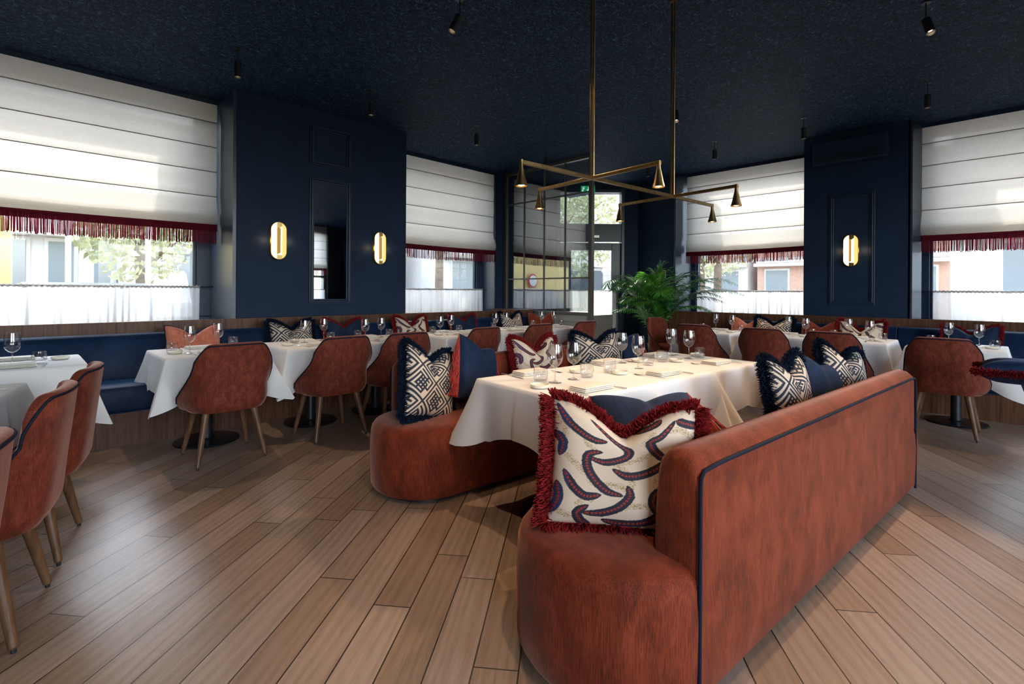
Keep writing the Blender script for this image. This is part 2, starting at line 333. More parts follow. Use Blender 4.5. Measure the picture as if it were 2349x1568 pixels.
for n_, bxs in ((8, (1.555,1.588,5.64,6.48)), (9, (5.835,5.868,6.28,6.60)), (10, (7.83,8.02,.765,.798)), (11, (8.14,8.45,4.005,4.035))):
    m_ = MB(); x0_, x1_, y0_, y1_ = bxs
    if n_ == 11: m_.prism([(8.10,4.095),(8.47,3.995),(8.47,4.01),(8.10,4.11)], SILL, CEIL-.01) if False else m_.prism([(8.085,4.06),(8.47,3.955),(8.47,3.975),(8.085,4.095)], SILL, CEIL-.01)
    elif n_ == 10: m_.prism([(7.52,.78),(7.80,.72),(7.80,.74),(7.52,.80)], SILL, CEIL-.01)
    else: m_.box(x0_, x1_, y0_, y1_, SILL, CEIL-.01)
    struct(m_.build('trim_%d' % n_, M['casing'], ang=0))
window(1, 'x', 6.48, -1.3, 1.59, (.1, .17)); window(2, 'x', 6.60, 3.63, 5.87, (.1, .16))
window(3, 'y', 8.02, -1.6, .80, (.1, .14)); window(4, 'y', 8.48, 1.93, 3.99, (.1, .12))
f = MB().box(5.8,5.88,-4.4,-4.2,.96,3.08); f.box(6.89,6.97,-4.4,-4.2,.96,3.08); f.box(5.8,6.97,-4.4,-4.2,1.66,1.74)
struct(f.build('window_5', M['frame'], ang=0))
for q, (a0, a1) in ((6,(-3.2,.2)),(7,(1.4,4.4))):  # unseen windows, added behind the camera as daylight fill
    f = MB().box(a0,a0+.1,-4.4,-4.2,.6,CEIL); f.box(a1-.1,a1,-4.4,-4.2,.6,CEIL); f.box(a0,a1,-4.4,-4.2,.6,.7); f.box((a0+a1)/2-.04,(a0+a1)/2+.04,-4.36,-4.26,.7,CEIL)
    struct(f.build('window_%d' % q, M['frame'], ang=0))

def blind(name, label, width, loc, rz, seed):
    """roman blind, local x = 0..width, front faces -y, z absolute"""
    rnd = random.Random(seed); th = thing(name, label, 'blind', loc, rz, None)
    seams = [3.08, 2.81, 2.54, 2.27]; nx = 60
    prof = [(0, CEIL-.03)]
    for k, zs in enumerate(seams):
        zt = prof[-1][1]
        prof += [(-.006, (zt+zs)/2), (0, zs+.012), (-.010, zs), (0, zs-.012)]
    prof += [(-.02, 2.17), (-.045, 2.07), (-.05, 2.02), (-.03, 1.975), (.012, 1.955), (.02, 2.02), (.01, 2.1)]
    ph = rnd.random()*6
    def fn(u, v):
        k = v*(len(prof)-1); i = min(int(k), len(prof)-2); t = k-i
        y = prof[i][0]*(1-t)+prof[i+1][0]*t; z = prof[i][1]*(1-t)+prof[i+1][1]*t
        low = max(0, (2.5-z)/.5)
        z += low*(-.010*sin(PI*u) + .003*sin(u*17+ph)); y += low*.008*sin(u*9+ph)
        return (u*width, y, z)
    MB().grid(fn, nx, (len(prof)-1)*2).build('blind_panel', M['blind'], th, ang=60)
    e = MB()
    for zs in seams: e.tube([(0,-.012,zs),(width,-.012,zs)], .0045, 5)
    e.build('batten_seam', simple('linen_seam', (.20,.185,.165), .9) if 'linen_seam' not in bpy.data.materials else bpy.data.materials['linen_seam'], th)
    MB().box(0, width, -.01, .05, CEIL-.05, CEIL-.004).build('head_rail', M['frame'], th, ang=0)
    fr = MB(); x = 0
    def zl(u): return 1.965 - .010*sin(PI*u)
    fr.grid(lambda u, v: (u*width, -.034-.003*sin(u*90), zl(u)-.075*v), 80, 1)
    while x < width:
        u = x/width; L = .185 + rnd.uniform(-.012,.012); y = -.03 + rnd.uniform(-.008,.008); dx = rnd.uniform(-.006,.006); wd = .0033
        z0 = zl(u) - .02
        fr.add([(x-wd,y,z0),(x+wd,y,z0),(x+wd+dx*.5,y,z0-L*.6),(x-wd+dx*.5,y,z0-L*.6),(x-wd*1.1+dx,y,z0-L),(x+wd*1.1+dx,y,z0-L)], [(0,1,2,3),(3,2,5,4)])
        x += rnd.uniform(.006,.0095)
    fr.build('fringe', M['blindred'], th, ang=0)
    return th
def curtain(label, width, loc, rz, seed, rod_ext=.1, gather=None):
    rnd = random.Random(seed); th = thing('cafe_curtain', label, 'curtain', loc, rz, None)
    ps = [rnd.uniform(0,6) for _ in range(6)]; topz = 1.285
    def fold(x):
        f = .012*sin(x*34+ps[0]) + .009*sin(x*61+ps[1]) + .007*sin(x*97+ps[2]+2*sin(x*5))
        if gather is not None:
            g = math.exp(-((x-gather)/.1)**2); f += .03*g*sin(x*110)
        return f
    n = int(width*160)
    MB().grid(lambda u, v: (u*width, fold(u*width)*(.35+.65*v), topz-.005-(topz-SILL-.012)*v), n, 6).build('voile', M['sheer'], th, ang=80)
    rf = MB(); rf.grid(lambda u, v: (u*width, .011*cos(v*2*PI)*1.1+.004*sin(u*width*150), topz+.012*sin(v*2*PI)+.005*sin(u*width*170+ps[3])), n, 8)
    rf.build('ruffled_heading', M['sheer'], th, ang=80)
    MB().tube([(-rod_ext,0,topz),(width+rod_ext,0,topz)], .006, 8).build('curtain_rod', M['black'], th)
    return th
blind('roman_blind', 'natural linen roman blind with wine red fringe, at the large front-left window', 2.78, (-1.25,6.14,0), 0, 1)
blind('roman_blind', 'sun-dappled linen roman blind left of the glass partition', 2.2, (3.66,6.30,0), 0, 2)
blind('roman_blind', 'linen roman blind at the far right of the room beyond the navy pillar', 2.3, (7.80,.73,0), -PI/2, 3)
blind('roman_blind', 'linen roman blind above the palm, between entrance and right pillar', 2.0, (8.30,3.955,0), -PI/2, 4)
tag(MB().box(6.99,7.30,-4.195,-4.14,0,3.05).build('service_door', M['black'], ang=0, bevel=.01), 'black service door in the back wall, glimpsed in the pillar mirror', 'door')
blind('roman_blind', 'linen roman blind of the back wall, glimpsed in the pillar mirror', 1.14, (6.95,-4.12,0), PI, 5)
curtain('white voile cafe curtain of the back wall, glimpsed in the pillar mirror', 1.0, (6.9,-4.15,0), PI, 5, .04)
curtain('white voile cafe curtain below the front-left blind, with one gathered fold', 2.62, (-1.2,6.33,0), 0, 1, .13, 1.93)
curtain('white voile cafe curtain left of the glass partition', 2.0, (3.7,6.43,0), 0, 2, .1)
curtain('white voile cafe curtain at the far right window beyond the navy pillar', 2.2, (7.92,.62,0), -PI/2, 3, .12)
curtain('white voile cafe curtain behind the palm and right tables', 1.86, (8.40,3.82,0), -PI/2, 4, .1)
pc = on_e(1.30, .02)
def dcurt(u, v):
    x = 1.30 - u*.92; p = on_e(x, .02 + .012*sin(u*70)+.008*sin(u*41+1)); return (p[0], p[1], 1.28-1.2*v)
cth = thing('door_curtain', 'white voile curtain covering the lower half of the entrance door', 'curtain', (0,0,0))
MB().grid(dcurt, 120, 4).build('voile', M['sheer'], cth, ang=80)
a_, b_ = on_e(1.33,.02), on_e(.36,.02); MB().tube([(a_[0],a_[1],1.285),(b_[0],b_[1],1.285)], .006).build('curtain_rod', M['black'], cth)

# mouldings, mirror, air vent
def moulding(idx, along, plane, a0, a1, z0, z1, wdt=.055):
    m = MB()
    for k, (o, d) in enumerate(((0,.022),(.018,.034),(.036,.018))):
        wd = .016
        for s0, s1, q0, q1 in ((a0+o, a1-o, z0+o, z0+o+wd), (a0+o, a1-o, z1-o-wd, z1-o), (a0+o, a0+o+wd, z0+o+wd, z1-o-wd), (a1-o-wd, a1-o, z0+o+wd, z1-o-wd)):
            if along == 'x': m.box(s0, s1, plane-d, plane-.001, q0, q1)
            else: m.box(plane-d, plane-.001, s0, s1, q0, q1)
    return struct(m.build('trim_%d' % idx, M['frame'], ang=0, bevel=.004))
moulding(3, 'x', 5.63, 2.34, 2.84, 2.70, 3.16); moulding(4, 'x', 5.63, 2.34, 2.84, 1.10, 2.56); moulding(5, 'y', 7.52, 1.14, 1.63, 1.11, 2.54)
tag(MB().box(2.395, 2.785, 5.618, 5.629, 1.155, 2.505).build('wall_mirror', M['mirror'], ang=0), 'tall mirror set in navy moulding on the left pillar', 'mirror')
vent = thing('air_conditioner', 'long dark air conditioner box high on the right navy pillar', 'air conditioner', (7.52,1.4,2.92))
MB().box(-.16, -.001, -.4, .4, 0, .3).build('casing', M['wall'], vent, ang=0, bevel=.02, segs=3)
v = MB(); [v.box(-.168, -.155, -.36, .36, .03+.035*k, .045+.035*k) for k in range(3)]; v.build('louvre', M['black'], vent, ang=0)

# ------------------------------------------------------------------ glass partition
pt = thing('glass_partition', 'steel framed glass screen with grey beige base, before the entrance', 'partition', (6.08,0,0))
Y0, Y1 = 4.40, 6.26
f = MB(); f.box(-.03,.03,Y0,Y1,CEIL-.05,CEIL-.003); f.box(-.035,.035,Y0-.03,Y0+.03,0,CEIL-.003); f.box(-.03,.03,Y1-.06,Y1,0,CEIL-.05); f.box(-.04,.04,Y0,Y1,.90,.945)
for y in (5.79,5.34,4.90): f.box(-.014,.014,y-.012,y+.012,.945,CEIL-.05)
for z in (1.47,2.77): f.box(-.014,.014,Y0,Y1,z-.012,z+.012)
f.build('steel_frame', M['pframe'], pt, ang=0, bevel=.003)
ys = [Y0+.03,4.90,5.34,5.79,Y1-.06]; zs = [.945,1.47,2.77,CEIL-.05]
for i in range(4):
    for k in range(3): MB().box(-.003,.003,ys[i]+.012,ys[i+1]-.012,zs[k]+.01,zs[k+1]-.01).build('glass_pane', M['ppane'], pt, ang=0)
MB().box(-.02,.02,Y0+.03,Y1-.06,0,.90).build('base_panel', M['ppanel'], pt, ang=0)
m = MB()
for x0, x1, z0, z1 in ((Y0+.1,Y1-.12,.8,.815),(Y0+.1,Y1-.12,.1,.115)): m.box(-.028,-.02,x0,x1,z0,z1)
m.build('panel_bead', M['ppanel'], pt, ang=0)
MB().box(.03,.56,Y0-.02,Y0+.02,0,.90).build('return_panel', simple('brown_grey_panel', (.16,.14,.12), .5), pt, ang=0, bevel=.004)

# exit sign + fire sign
ex = thing('exit_sign', 'green emergency exit sign above the entrance door', 'sign', on_e(.98,.10)+(3.13,), R(-45))
MB().box(-.13,.13,-.02,.0,0,.13).build('sign_box', M['green'], ex, ang=0)
a = MB(); a.box(.0,.018,-.024,-.021,.045,.11); a.add([(-.03,-.024,.06),(.048,-.024,.06),(.009,-.024,.02),(-.03,-.021,.06),(.048,-.021,.06),(.009,-.021,.02)], [(0,1,2),(5,4,3),(0,2,5,3),(2,1,4,5),(1,0,3,4)])
a.build('arrow', M['signwhite'], ex, ang=0)
a = MB(); a.box(-.10,-.085,-.024,-.021,.03,.10); a.lathe([(.0,0),(.010,.004),(.010,.012),(0,.016)], 10, (-.075,-.0225,.10)); a.box(-.085,-.06,-.024,-.021,.07,.085); a.box(-.115,-.10,-.024,-.021,.03,.045)
a.build('running_figure', M['signwhite'], ex, ang=0)
MB().tube([(0,-.01,.13),(0,-.01,CEIL-3.13)], .006, 6).build('hanger', M['black'], ex)
pd = Vector((8.37-8.09, 4.97-4.10, 0)).normalized()
fs = thing('fire_hose_sign', 'small square red fire equipment sign behind the palm', 'sign', (8.155-.012,4.33,1.50), math.atan2(pd.y,pd.x)+PI)
MB().box(-.075,.075,-.006,.0,0,.15).build('white_plate', M['white'], fs, ang=0)
MB().box(-.066,.066,-.010,-.006,.009,.141).build('red_field', M['signred'], fs, ang=0)
a = MB(); a.tube([(-.02+.026*cos(t*.5),-.012,.08+.026*sin(t*.5)) for t in range(13)], .005, 6, closed=True); a.box(.02,.028,-.014,-.010,.03,.11); a.tube([(-.03,-.012,.05),(-.045,-.012,.03)], .005, 6); a.build('hose_symbol', M['white'], fs)

# ------------------------------------------------------------------ banquettes
def banquette(label, L, loc, rz, seams, depth):
    """local: x 0..L, front faces -y; y=0 is the base front"""
    th = thing('banquette', label, 'banquette', loc, rz)
    MB().box(0, L, 0, .06, 0, .27).build('wooden_base', M['walnut'], th, ang=0)
    edges = [0]+seams+[L]; W = depth
    for a, b in zip(edges[:-1], edges[1:]):
        a += .004; b -= .004
        prof = [(.05,.265),(-.03,.27),(-.055,.29),(-.06,.34),(-.06,.44),(-.045,.475),(-.01,.487),(W-.12,.482),(W-.12,.265)]
        MB().rings([[(x,y,z) for y,z in prof] for x in (a,b)]).build('seat_cushion', M['bench'], th, ang=50, bevel=.012, segs=3)
        prof = [(W-.23,.46),(W-.235,.52),(W-.20,.66),(W-.15,.80),(W-.125,.845),(W-.09,.865),(W-.04,.86),(W-.01,.84),(W-.01,.46)]
        MB().rings([[(x,y,z) for y,z in prof] for x in (a,b)]).build('backrest', M['bench'], th, ang=50, bevel=.01, segs=3)
    return th
banquette('long blue velvet banquette on a walnut base along the left wall', 9.40, (-3.36,4.97,0), 0, [3.0,7.1], .58)
banquette('blue velvet banquette on a walnut base along the right wall', 6.9, (6.80,2.75,0), -PI/2, [1.86], .65)

# ------------------------------------------------------------------ sofas in the middle of the room
SA = R(-5.2); O = Vector((1.41,.63,0))
def uv(u, v, z=0): return (O.x+u*cos(SA)-v*sin(SA), O.y+u*sin(SA)+v*cos(SA), z)
def sofa(label, L, loc, rz, near, far, mirror=False):
    """local: x along, back face on y=0, seat grows to y=.70; half-round seat ends reach beyond the back"""
    th = thing('curved_sofa', label, 'sofa', loc, rz); sg = -1 if mirror else 1
    D = .70; out = []
    n = 18
    for i in range(n+1):
        t = PI/2 + PI*i/n; out.append((near + .32*cos(t), D/2 + D/2*sin(t)))
    for i in range(n+1):
        t = -PI/2 + PI*i/n; out.append((far + .30*cos(t), D/2 + D/2*sin(t)))
    m = len(out); xs = [p[0] for p in out]
    # resample sides
    pts = []
    for i in range(m):
        a, b = out[i], out[(i+1)%m]; d = math.dist(a,b); k = max(1, int(d/.06))
        for j in range(k): pts.append((a[0]+(b[0]-a[0])*j/k, a[1]+(b[1]-a[1])*j/k))
    m = len(pts)
    def ring(ins, z):
        r = []
        for i in range(m):
            a, b, c = pts[i-1], pts[i], pts[(i+1)%m]; tx, ty = c[0]-a[0], c[1]-a[1]; l = math.hypot(tx,ty) or 1
            nx, ny = ty/l, -tx/l       # outward for ccw
            r.append((b[0]-nx*ins, (b[1]-ny*ins)*sg, z))
        return r
    prof = [(.05,.025),(.012,.03),(0,.05),(-.004,.15),(-.006,.28),(0,.37),(.008,.40),(.025,.422),(.05,.433),(.12,.437)]
    rs = [ring(a,z) for a,z in prof]
    cx0 = near; 
    for k, f in enumerate((.72,.4,.1)):
        rs.append([((p[0]-0)*1, p[1], .44) for p in [( (q[0] if near<q[0]<far else (near if q[0]<=near else far)+ (q[0]-(near if q[0]<=near else far))*f), sg*(D/2+(abs(q[1])-D/2)*f), 0) for q in rs[len(prof)-1]]])
    MB().rings(rs).build('seat', M['rust'], th, ang=40)
    MB().rings([ring(.06,0), ring(.06,.04)]).build('plinth', M['black'], th, ang=40)
    # back
    bp = [(.02,.03),(0,.06),(0,.3),(0,.70),(.006,.735),(.035,.762),(.075,.772),(.115,.762),(.14,.735),(.15,.69),(.16,.55),(.165,.40),(.165,.03)]
    rs = []
    for x, ins in ((0.012,.03),(0,.012),(0.0,.0),(.04,0)) :
        pass
    xs = [(.0,.022),(.006,.010),(.02,.003),(.045,0)] + [(L*k/24,0) for k in range(1,24)] + [(L-.045,0),(L-.02,.003),(L-.006,.010),(L,.022)]
    for x, ins in xs:
        r = []
        for y, z in bp:
            yy = y + (ins if y < .08 else -ins); zz = z - (ins if z > .5 else 0)
            if z > .73: zz -= ins*.6
            r.append((x, yy*sg, zz))
        rs.append(r)
    MB().rings(rs).build('backrest', M['rust'], th, ang=50)
    pp = [(.004,-.002*sg,.03),(.004,-.002*sg,.66),(.010,-.001*sg,.705),(.03,.0,.722)] + [(L*k/20,-.001*sg,.728) for k in range(1,20)] + [(L-.03,0,.722),(L-.010,-.001*sg,.705),(L-.004,-.002*sg,.66),(L-.004,-.002*sg,.03)]
    MB().tube(pp, .0065, 8).build('piping', M['piping'], th)
    return th
sofa('rust velvet sofa in front, seen from behind, navy piping along its back', 2.60, uv(0,0), SA, .04, 2.62)
sofa('rust velvet sofa on the far side of the centre tables, facing the camera', 2.42, uv(.2,2.42), SA, .06, 2.42, True)

# ------------------------------------------------------------------ chairs
def superel(ph, w, d, e=.8):
    s, c = sin(ph), cos(ph)
    e = .66
    return (math.copysign(abs(s)**e, s)*w, -math.copysign(abs(c)**e, c)*d)
def make_chair():
    th = thing('dining_chair', 'x', 'chair')
    def sm(a, b, t): t = max(0, min(1, (t-a)/(b-a))); return t*t*(3-2*t)
    def zt(u): return .863 - .006*u*u - .105*max(0, (abs(u)-.66)/.34)**2.4
    def outer(u, v):      # u -1..1 across, v 0..1 upward
        z = .384 + (zt(u)-.384)*v
        hw = .302 - .068*max(0, (z-.48)/.38)**.85
        if z < .46: hw -= .030*((.46-z)/.076)**2
        D = .292 + .050*max(0, (z-.45)/.41)
        if z < .45: D -= .030*((.45-z)/.066)**2
        q = sm(.43, .72, z); fw = .33 - .25*q; ex = 4.6 - 1.8*q
        x = hw*(abs(u)**.92)*(1 if u > 0 else -1) if u else 0
        return Vector((x, -D + fw*abs(u)**ex, z))
    def inn(u, v):
        o = outer(u, v); t = .046*math.sqrt(max(0, 1-abs(u)**7)) + .003
        d = Vector((-(1 if u > 0 else -1)*min(1, 1.35*abs(u)**3.6*(1.25-v*.75)), 1, 0)).normalized()
        return o + d*t
    def shell(a, b):
        u = -1 + 2*a; k = b*3
        if k <= 1.3: return outer(u, k/1.3)
        if k <= 1.7:
            q = (k-1.3)/.4; o, n_ = outer(u, 1), inn(u, 1); p = o.lerp(n_, (1-cos(q*PI))/2); p.z += .014*sin(q*PI)*math.sqrt(max(0,1-abs(u)**6)); return p
        return inn(u, 1-(k-1.7)/1.3*.86)
    MB().grid(shell, 44, 42).build('backrest_shell', M['chairrust'], th, ang=70)
    PTH = [outer(-1, k/8) for k in range(1, 8)] + [outer(-1+2*k/40, 1) for k in range(41)] + [outer(1, k/8) for k in range(7, 0, -1)]
    # seat: thick rounded cushion plus underside
    n = 40; rs = []
    def sring(w, db, df, z):
        r = []
        for i in range(n):
            a = 2*PI*i/n; s, c = sin(a), cos(a); x = math.copysign(abs(s)**.75, s)*w; y = math.copysign(abs(c)**.75, c)*(df if c > 0 else db); r.append((x,y,z))
        return r
    for w_, db, df, z in ((.20,.19,.22,.372),(.245,.228,.275,.378),(.262,.238,.295,.40),(.268,.24,.302,.44),(.262,.24,.298,.468),(.24,.232,.28,.485),(.18,.18,.21,.492),(.08,.08,.1,.495)): rs.append(sring(w_,db,df,z))
    MB().rings(rs).build('seat', M['chairrust'], th, ang=50)
    MB().tube(PTH, .0055, 6).build('piping', M['piping'], th)
    for sx in (-1,1):
        for sy in (-1,1):
            top = Vector((sx*.155, sy*.15, .385)); bot = Vector((sx*.222, sy*.222, .014)); l = MB()
            l.tube([top.lerp(bot,t) for t in (0,.1,.5,.9,.985,1)], [.023,.0235,.0205,.016,.015,.010], 12)
            lg = l.build('leg', M['legwood'], th); MB().tube([bot+Vector((0,0,.002)), (bot.x,bot.y,0.0)], .0085, 10).build('foot_glide', M['black'], lg)
    return th
CH = Proto(make_chair())
GL = 'chairs along the left banquette tables'; GR = 'chairs along the right banquette tables'; GF = 'chairs in the front left corner'
tables_left = [('T1',1.11),('T2',1.975),('T3',2.66),('T4',3.67),('T5',4.53),('T6',5.48)]
cl = {'T1':(1.10,4.17,0),'T2':(1.93,4.17,0),'T3':(2.55,4.16,-3),'T4':(3.50,4.18,2),'T5':(4.38,4.18,0),'T6':(5.27,4.17,0)}
ordn = {'T1':'nearest','T2':'second','T3':'third','T4':'fourth','T5':'fifth','T6':'farthest'}
for k, (x, y, a) in cl.items():
    CH.put((x,y,0), R(a), 'rust velvet chair with its back to us, %s along the left banquette' % ordn[k], 'chair', GL)
rl = {'R1':(5.94,.38,'nearest'),'R2':(5.98,1.22,'second'),'R3':(5.98,1.86,'third'),'R4':(6.02,2.64,'fourth')}
for k, (x, y, w_) in rl.items():
    CH.put((x,y,0), R(-90), 'rust velvet chair with its back to us, %s along the right banquette' % w_, 'chair', GR)
CH.put((6.80,3.47,0), R(172), 'rust velvet chair beside the palm, turned so its seat shows', 'chair', GR)
ra = R(77.3); fv = Vector((-.975,.22,0)); rv = Vector((.22,.975,0))
for (x, y), w_ in (((.18,3.24),'farthest of the front-left row, partly hidden behind another'),((.04,2.62),'middle of the front-left row, two legs visible'),((-.14,1.80),'nearest of the front-left row, cut by the left edge')):
    CH.put((x+fv.x*.222, y+fv.y*.222, 0), ra, 'rust velvet chair, ' + w_, 'chair', GF)

# ------------------------------------------------------------------ tables and cloths
def make_table():
    th = thing('restaurant_table', 'x', 'table')
    MB().box(-.34,.34,-.34,.34,.715,.742).build('tabletop', M['walnut'], th, ang=0, bevel=.006)
    MB().lathe([(.0,0),(.235,0),(.24,.006),(.235,.014),(.06,.022),(.05,.03),(0,.03)], 40).build('base_plate', M['ironblue'], th)
    MB().lathe([(.042,.02),(.042,.70),(.12,.705),(.12,.716)], 24).build('pedestal', M['black'], th)
    return th
TB = Proto(make_table())
def cloth_mesh(name, hx, hy, hang, tip, flare, seed, dx=1):
    rnd = random.Random(seed); n = 208; r = .018; topz = .7455
    # perimeter of rounded rectangle
    pts = []; L = [2*hx, 2*hy, 2*hx, 2*hy]; tot = sum(L); cor = []
    for i in range(n):
        s = (i+.5)/n*tot; k = 0
        while s > L[k]: s -= L[k]; k += 1
        d0, d1 = s, L[k]-s
        if k == 0: p = (-hx+s, -hy); nn = (0,-1)
        elif k == 1: p = (hx, -hy+s); nn = (1,0)
        elif k == 2: p = (hx-s, hy); nn = (0,1)
        else: p = (-hx, hy-s); nn = (-1,0)
        ci = k if d0 < d1 else (k+1) % 4; d = min(d0,d1)
        cd = ((-1,-1),(1,-1),(1,1),(-1,1))[ci]
        pts.append((p, nn, d, ci, cd, s/L[k]))
    fl = [flare*rnd.uniform(.75,1.15) for _ in range(4)]; tp = [tip*rnd.uniform(.9,1.08) for _ in range(4)]; ph = [rnd.uniform(0,6) for _ in range(8)]
    rows = [-1.0,-.6,-.2,0,.03,.08,.18,.32,.48,.64,.8,.92,1.0]
    rs = []
    for v in rows:
        ring = []
        for (p, nn, d, ci, cd, q) in pts:
            if v < 0:
                f = 1+v*.98 if v > -1 else .02
                sc = (1 - .02)*(1+v) if v > -1 else .001
                sc = {-1.0:.001,-.6:.5,-.2:.9}[v]
                x, y = p[0]*sc, p[1]*sc; z = topz + .0006*sin(x*25+ph[0])*sin(y*22+ph[1]); ring.append((x,y,z)); continue
            w_ = math.exp(-(d/(.085 if dx == 1 else .055))**1.6); wide = math.exp(-(d/.2)**2)
            ln = hang*(1+.03*sin(q*9+ph[2])) + (tp[ci]-hang)*math.exp(-(d/.16)**1.5)
            out = .010 + (.012*sin(q*13+ph[ci]) + .022)*min(1,v*1.3)*(1-w_) + fl[ci]*(v**1.15)*w_ - .02*v*(wide-w_)
            ddx, ddy = nn[0]*(1-w_)+cd[0]*.707*w_*dx, nn[1]*(1-w_)+cd[1]*.707*w_; l = math.hypot(ddx,ddy); ddx/=l; ddy/=l
            if v == 0: out = 0; z = topz
            elif v <= .03: out = .008; z = topz-.004
            else: z = topz - ln*(v)
            # pull cloth near corners toward the fold
            px, py = p
            if w_ > .01:
                tx, ty = -nn[1], nn[0]
                pull = (1-d/.25) if d < .25 else 0
                dirc = 1 if (tx*(cd[0]*hx-px)+ty*(cd[1]*hy-py)) > 0 else -1
                px += tx*dirc*d*.55*v*max(0,pull); py += ty*dirc*d*.55*v*max(0,pull)
            ring.append((px+ddx*out, py+ddy*out, z))
        rs.append(ring)
    mb = MB().rings(rs, True, False)
    me = bpy.data.meshes.new(name); me.from_pydata(mb.v, [], mb.f); me.materials.append(M['linen'])
    me.polygons.foreach_set('use_smooth', [True]*len(me.polygons)); me.set_sharp_from_angle(angle=R(70)); me.update()
    return me
def place_cloth(me, loc, rz, label, group):
    o = bpy.data.objects.new('tablecloth', me); C.objects.link(o); o.location = loc; o.rotation_euler = (0,0,rz)
    return tag(o, label, 'tablecloth', group)
cm = [cloth_mesh('cloth_a', .352,.362,.27,.40,.20,1), cloth_mesh('cloth_b', .352,.362,.28,.39,.15,2), cloth_mesh('cloth_c', .336,.365,.27,.38,.21,3,.35)]
tabs = {}
LT = {'T1':'first table along the left banquette','T2':'second table along the left banquette','T3':'third table along the left banquette','T4':'fourth table along the left banquette','T5':'fifth table along the left banquette','T6':'last table along the left banquette, by the partition',
 'T0A':'left-edge table against the banquette','T0B':'front-left table beside the farthest corner chair','T0C':'table cut by the left edge beside the middle corner chair',
 'R1':'nearest table along the right banquette','R2':'second table along the right banquette','R3':'third table along the right banquette','R4':'farthest right table, by the palm',
 'CA':'near centre table between the sofas','CB':'middle centre table between the sofas','CC':'far centre table between the sofas'}
for i, (k, x) in enumerate(tables_left): tabs[k] = (x, 4.69, 0, cm[i % 2], 'left tables')
tabs['T0A'] = (-.03,4.72,0,cm[1],'front left tables')
tb = Vector((.03,3.35,0)) + fv*.44; tabs['T0B'] = (tb.x,tb.y,R(-12.7),cm[0],'front left tables')
tc_ = tb - rv*.70; tabs['T0C'] = (tc_.x,tc_.y,R(-12.7),cm[1],'front left tables')
for k, x, y in (('R1',6.47,.33),('R2',6.52,1.19),('R3',6.52,1.90),('R4',6.54,2.75)): tabs[k] = (x,y,R(90),cm[0] if k in ('R1','R3') else cm[1],'right tables')
for k, u in (('CA',.67),('CB',1.345),('CC',2.02)): p = uv(u,1.21); tabs[k] = (p[0],p[1],SA,cm[2],'centre tables')
for k, (x, y, a, me, g) in tabs.items():
    TB.put((x,y,0), a, 'pedestal table under a cloth: ' + LT[k], 'table', 'pedestal tables, '+g)
    place_cloth(me, (x,y,0), a, 'white tablecloth on the ' + LT[k], 'tablecloths, '+g)

# ------------------------------------------------------------------ tableware
def make_wine():
    th = thing('wine_glass', 'x', 'glass')
    o = [(.008,.088),(.020,.093),(.034,.108),(.0425,.130),(.044,.150),(.041,.180),(.036,.215)]
    i = [(.0350,.215),(.0400,.180),(.043,.150),(.0415,.130),(.033,.109),(.019,.0945),(.0,.091)]
    MB().lathe(o+i, 28).build('bowl', M['glassware'], th, ang=80)
    MB().lathe([(.035,.0),(.036,.0015),(.022,.004),(.007,.009),(.0042,.02),(.0036,.05),(.0042,.08),(.009,.0885)], 20).build('stem_and_foot', M['stemglass'], th, ang=80)
    return th
def make_tumbler():
    th = thing('water_tumbler', 'x', 'glass')
    MB().lathe([(.034,.012),(.039,.02),(.041,.04),(.0385,.078),(.037,.078),(.0395,.04),(.0375,.022),(.03,.014)], 28, cap0=False, cap1=False).build('wall', M['glassware'], th, ang=80)
    MB().lathe([(.030,0),(.035,.004),(.037,.012),(.03,.0145),(0,.015)], 28).build('thick_base', M['stemglass'], th, ang=80)
    return th
WG, TU = Proto(make_wine()), Proto(make_tumbler())
def make_plate():
    o = MB().lathe([(.03,0),(.045,.001),(.05,.006),(.052,.018),(.049,.019),(.046,.010),(.03,.008),(0,.008)], 36).build('bread_plate', M['china'], ang=60); return o
def make_napkin():
    th = thing('folded_napkin', 'x', 'napkin'); n = 0
    m = MB()
    for k, (w_, z) in enumerate(((.115,0),(.112,.008),(.108,.016))):
        def top(u, v): return None
        rs = []
        for x, t in ((-w_,.0),(-w_+.004,.0025),(w_-.004,.0025),(w_,.0)):
            rs.append([(x,-.058+k*.002,z+.003-t),(x,.058-k*.002,z+.003-t),(x,.060-k*.002,z+.003),(x,.058-k*.002,z+.0035+t),(x,-.058+k*.002,z+.0035+t),(x,-.060+k*.002,z+.003)])
        m.rings(rs)
    m.build('folded_layers', M['napkin'], th, ang=50, bevel=.002)
    MB().tube([(-.105,-.0605,.003),(.105,-.0605,.003)], .0012, 5).build('hem', M['napkin'], th)
    return th
def make_fork():
    th = thing('fork', 'x', 'fork'); 
    MB().rings([[(x-w_,y,z),(x+w_,y,z),(x+w_,y,z+.002),(x-w_,y,z+.002)] for x,y,z,w_ in ((0,-.10,.001,.005),(0,-.06,.002,.004),(0,0,.003,.0025),(0,.04,.003,.003),(0,.055,.002,.010),(0,.066,.001,.011))]).build('handle', M['steel'], th, ang=50)
    t = MB()
    for k in range(4): t.tube([(-.009+.006*k,.064,.002),(-.009+.006*k,.085,.001),(-.009+.006*k,.10,.005)], [.0016,.0014,.0008], 6)
    t.build('tines', M['steel'], th); return th
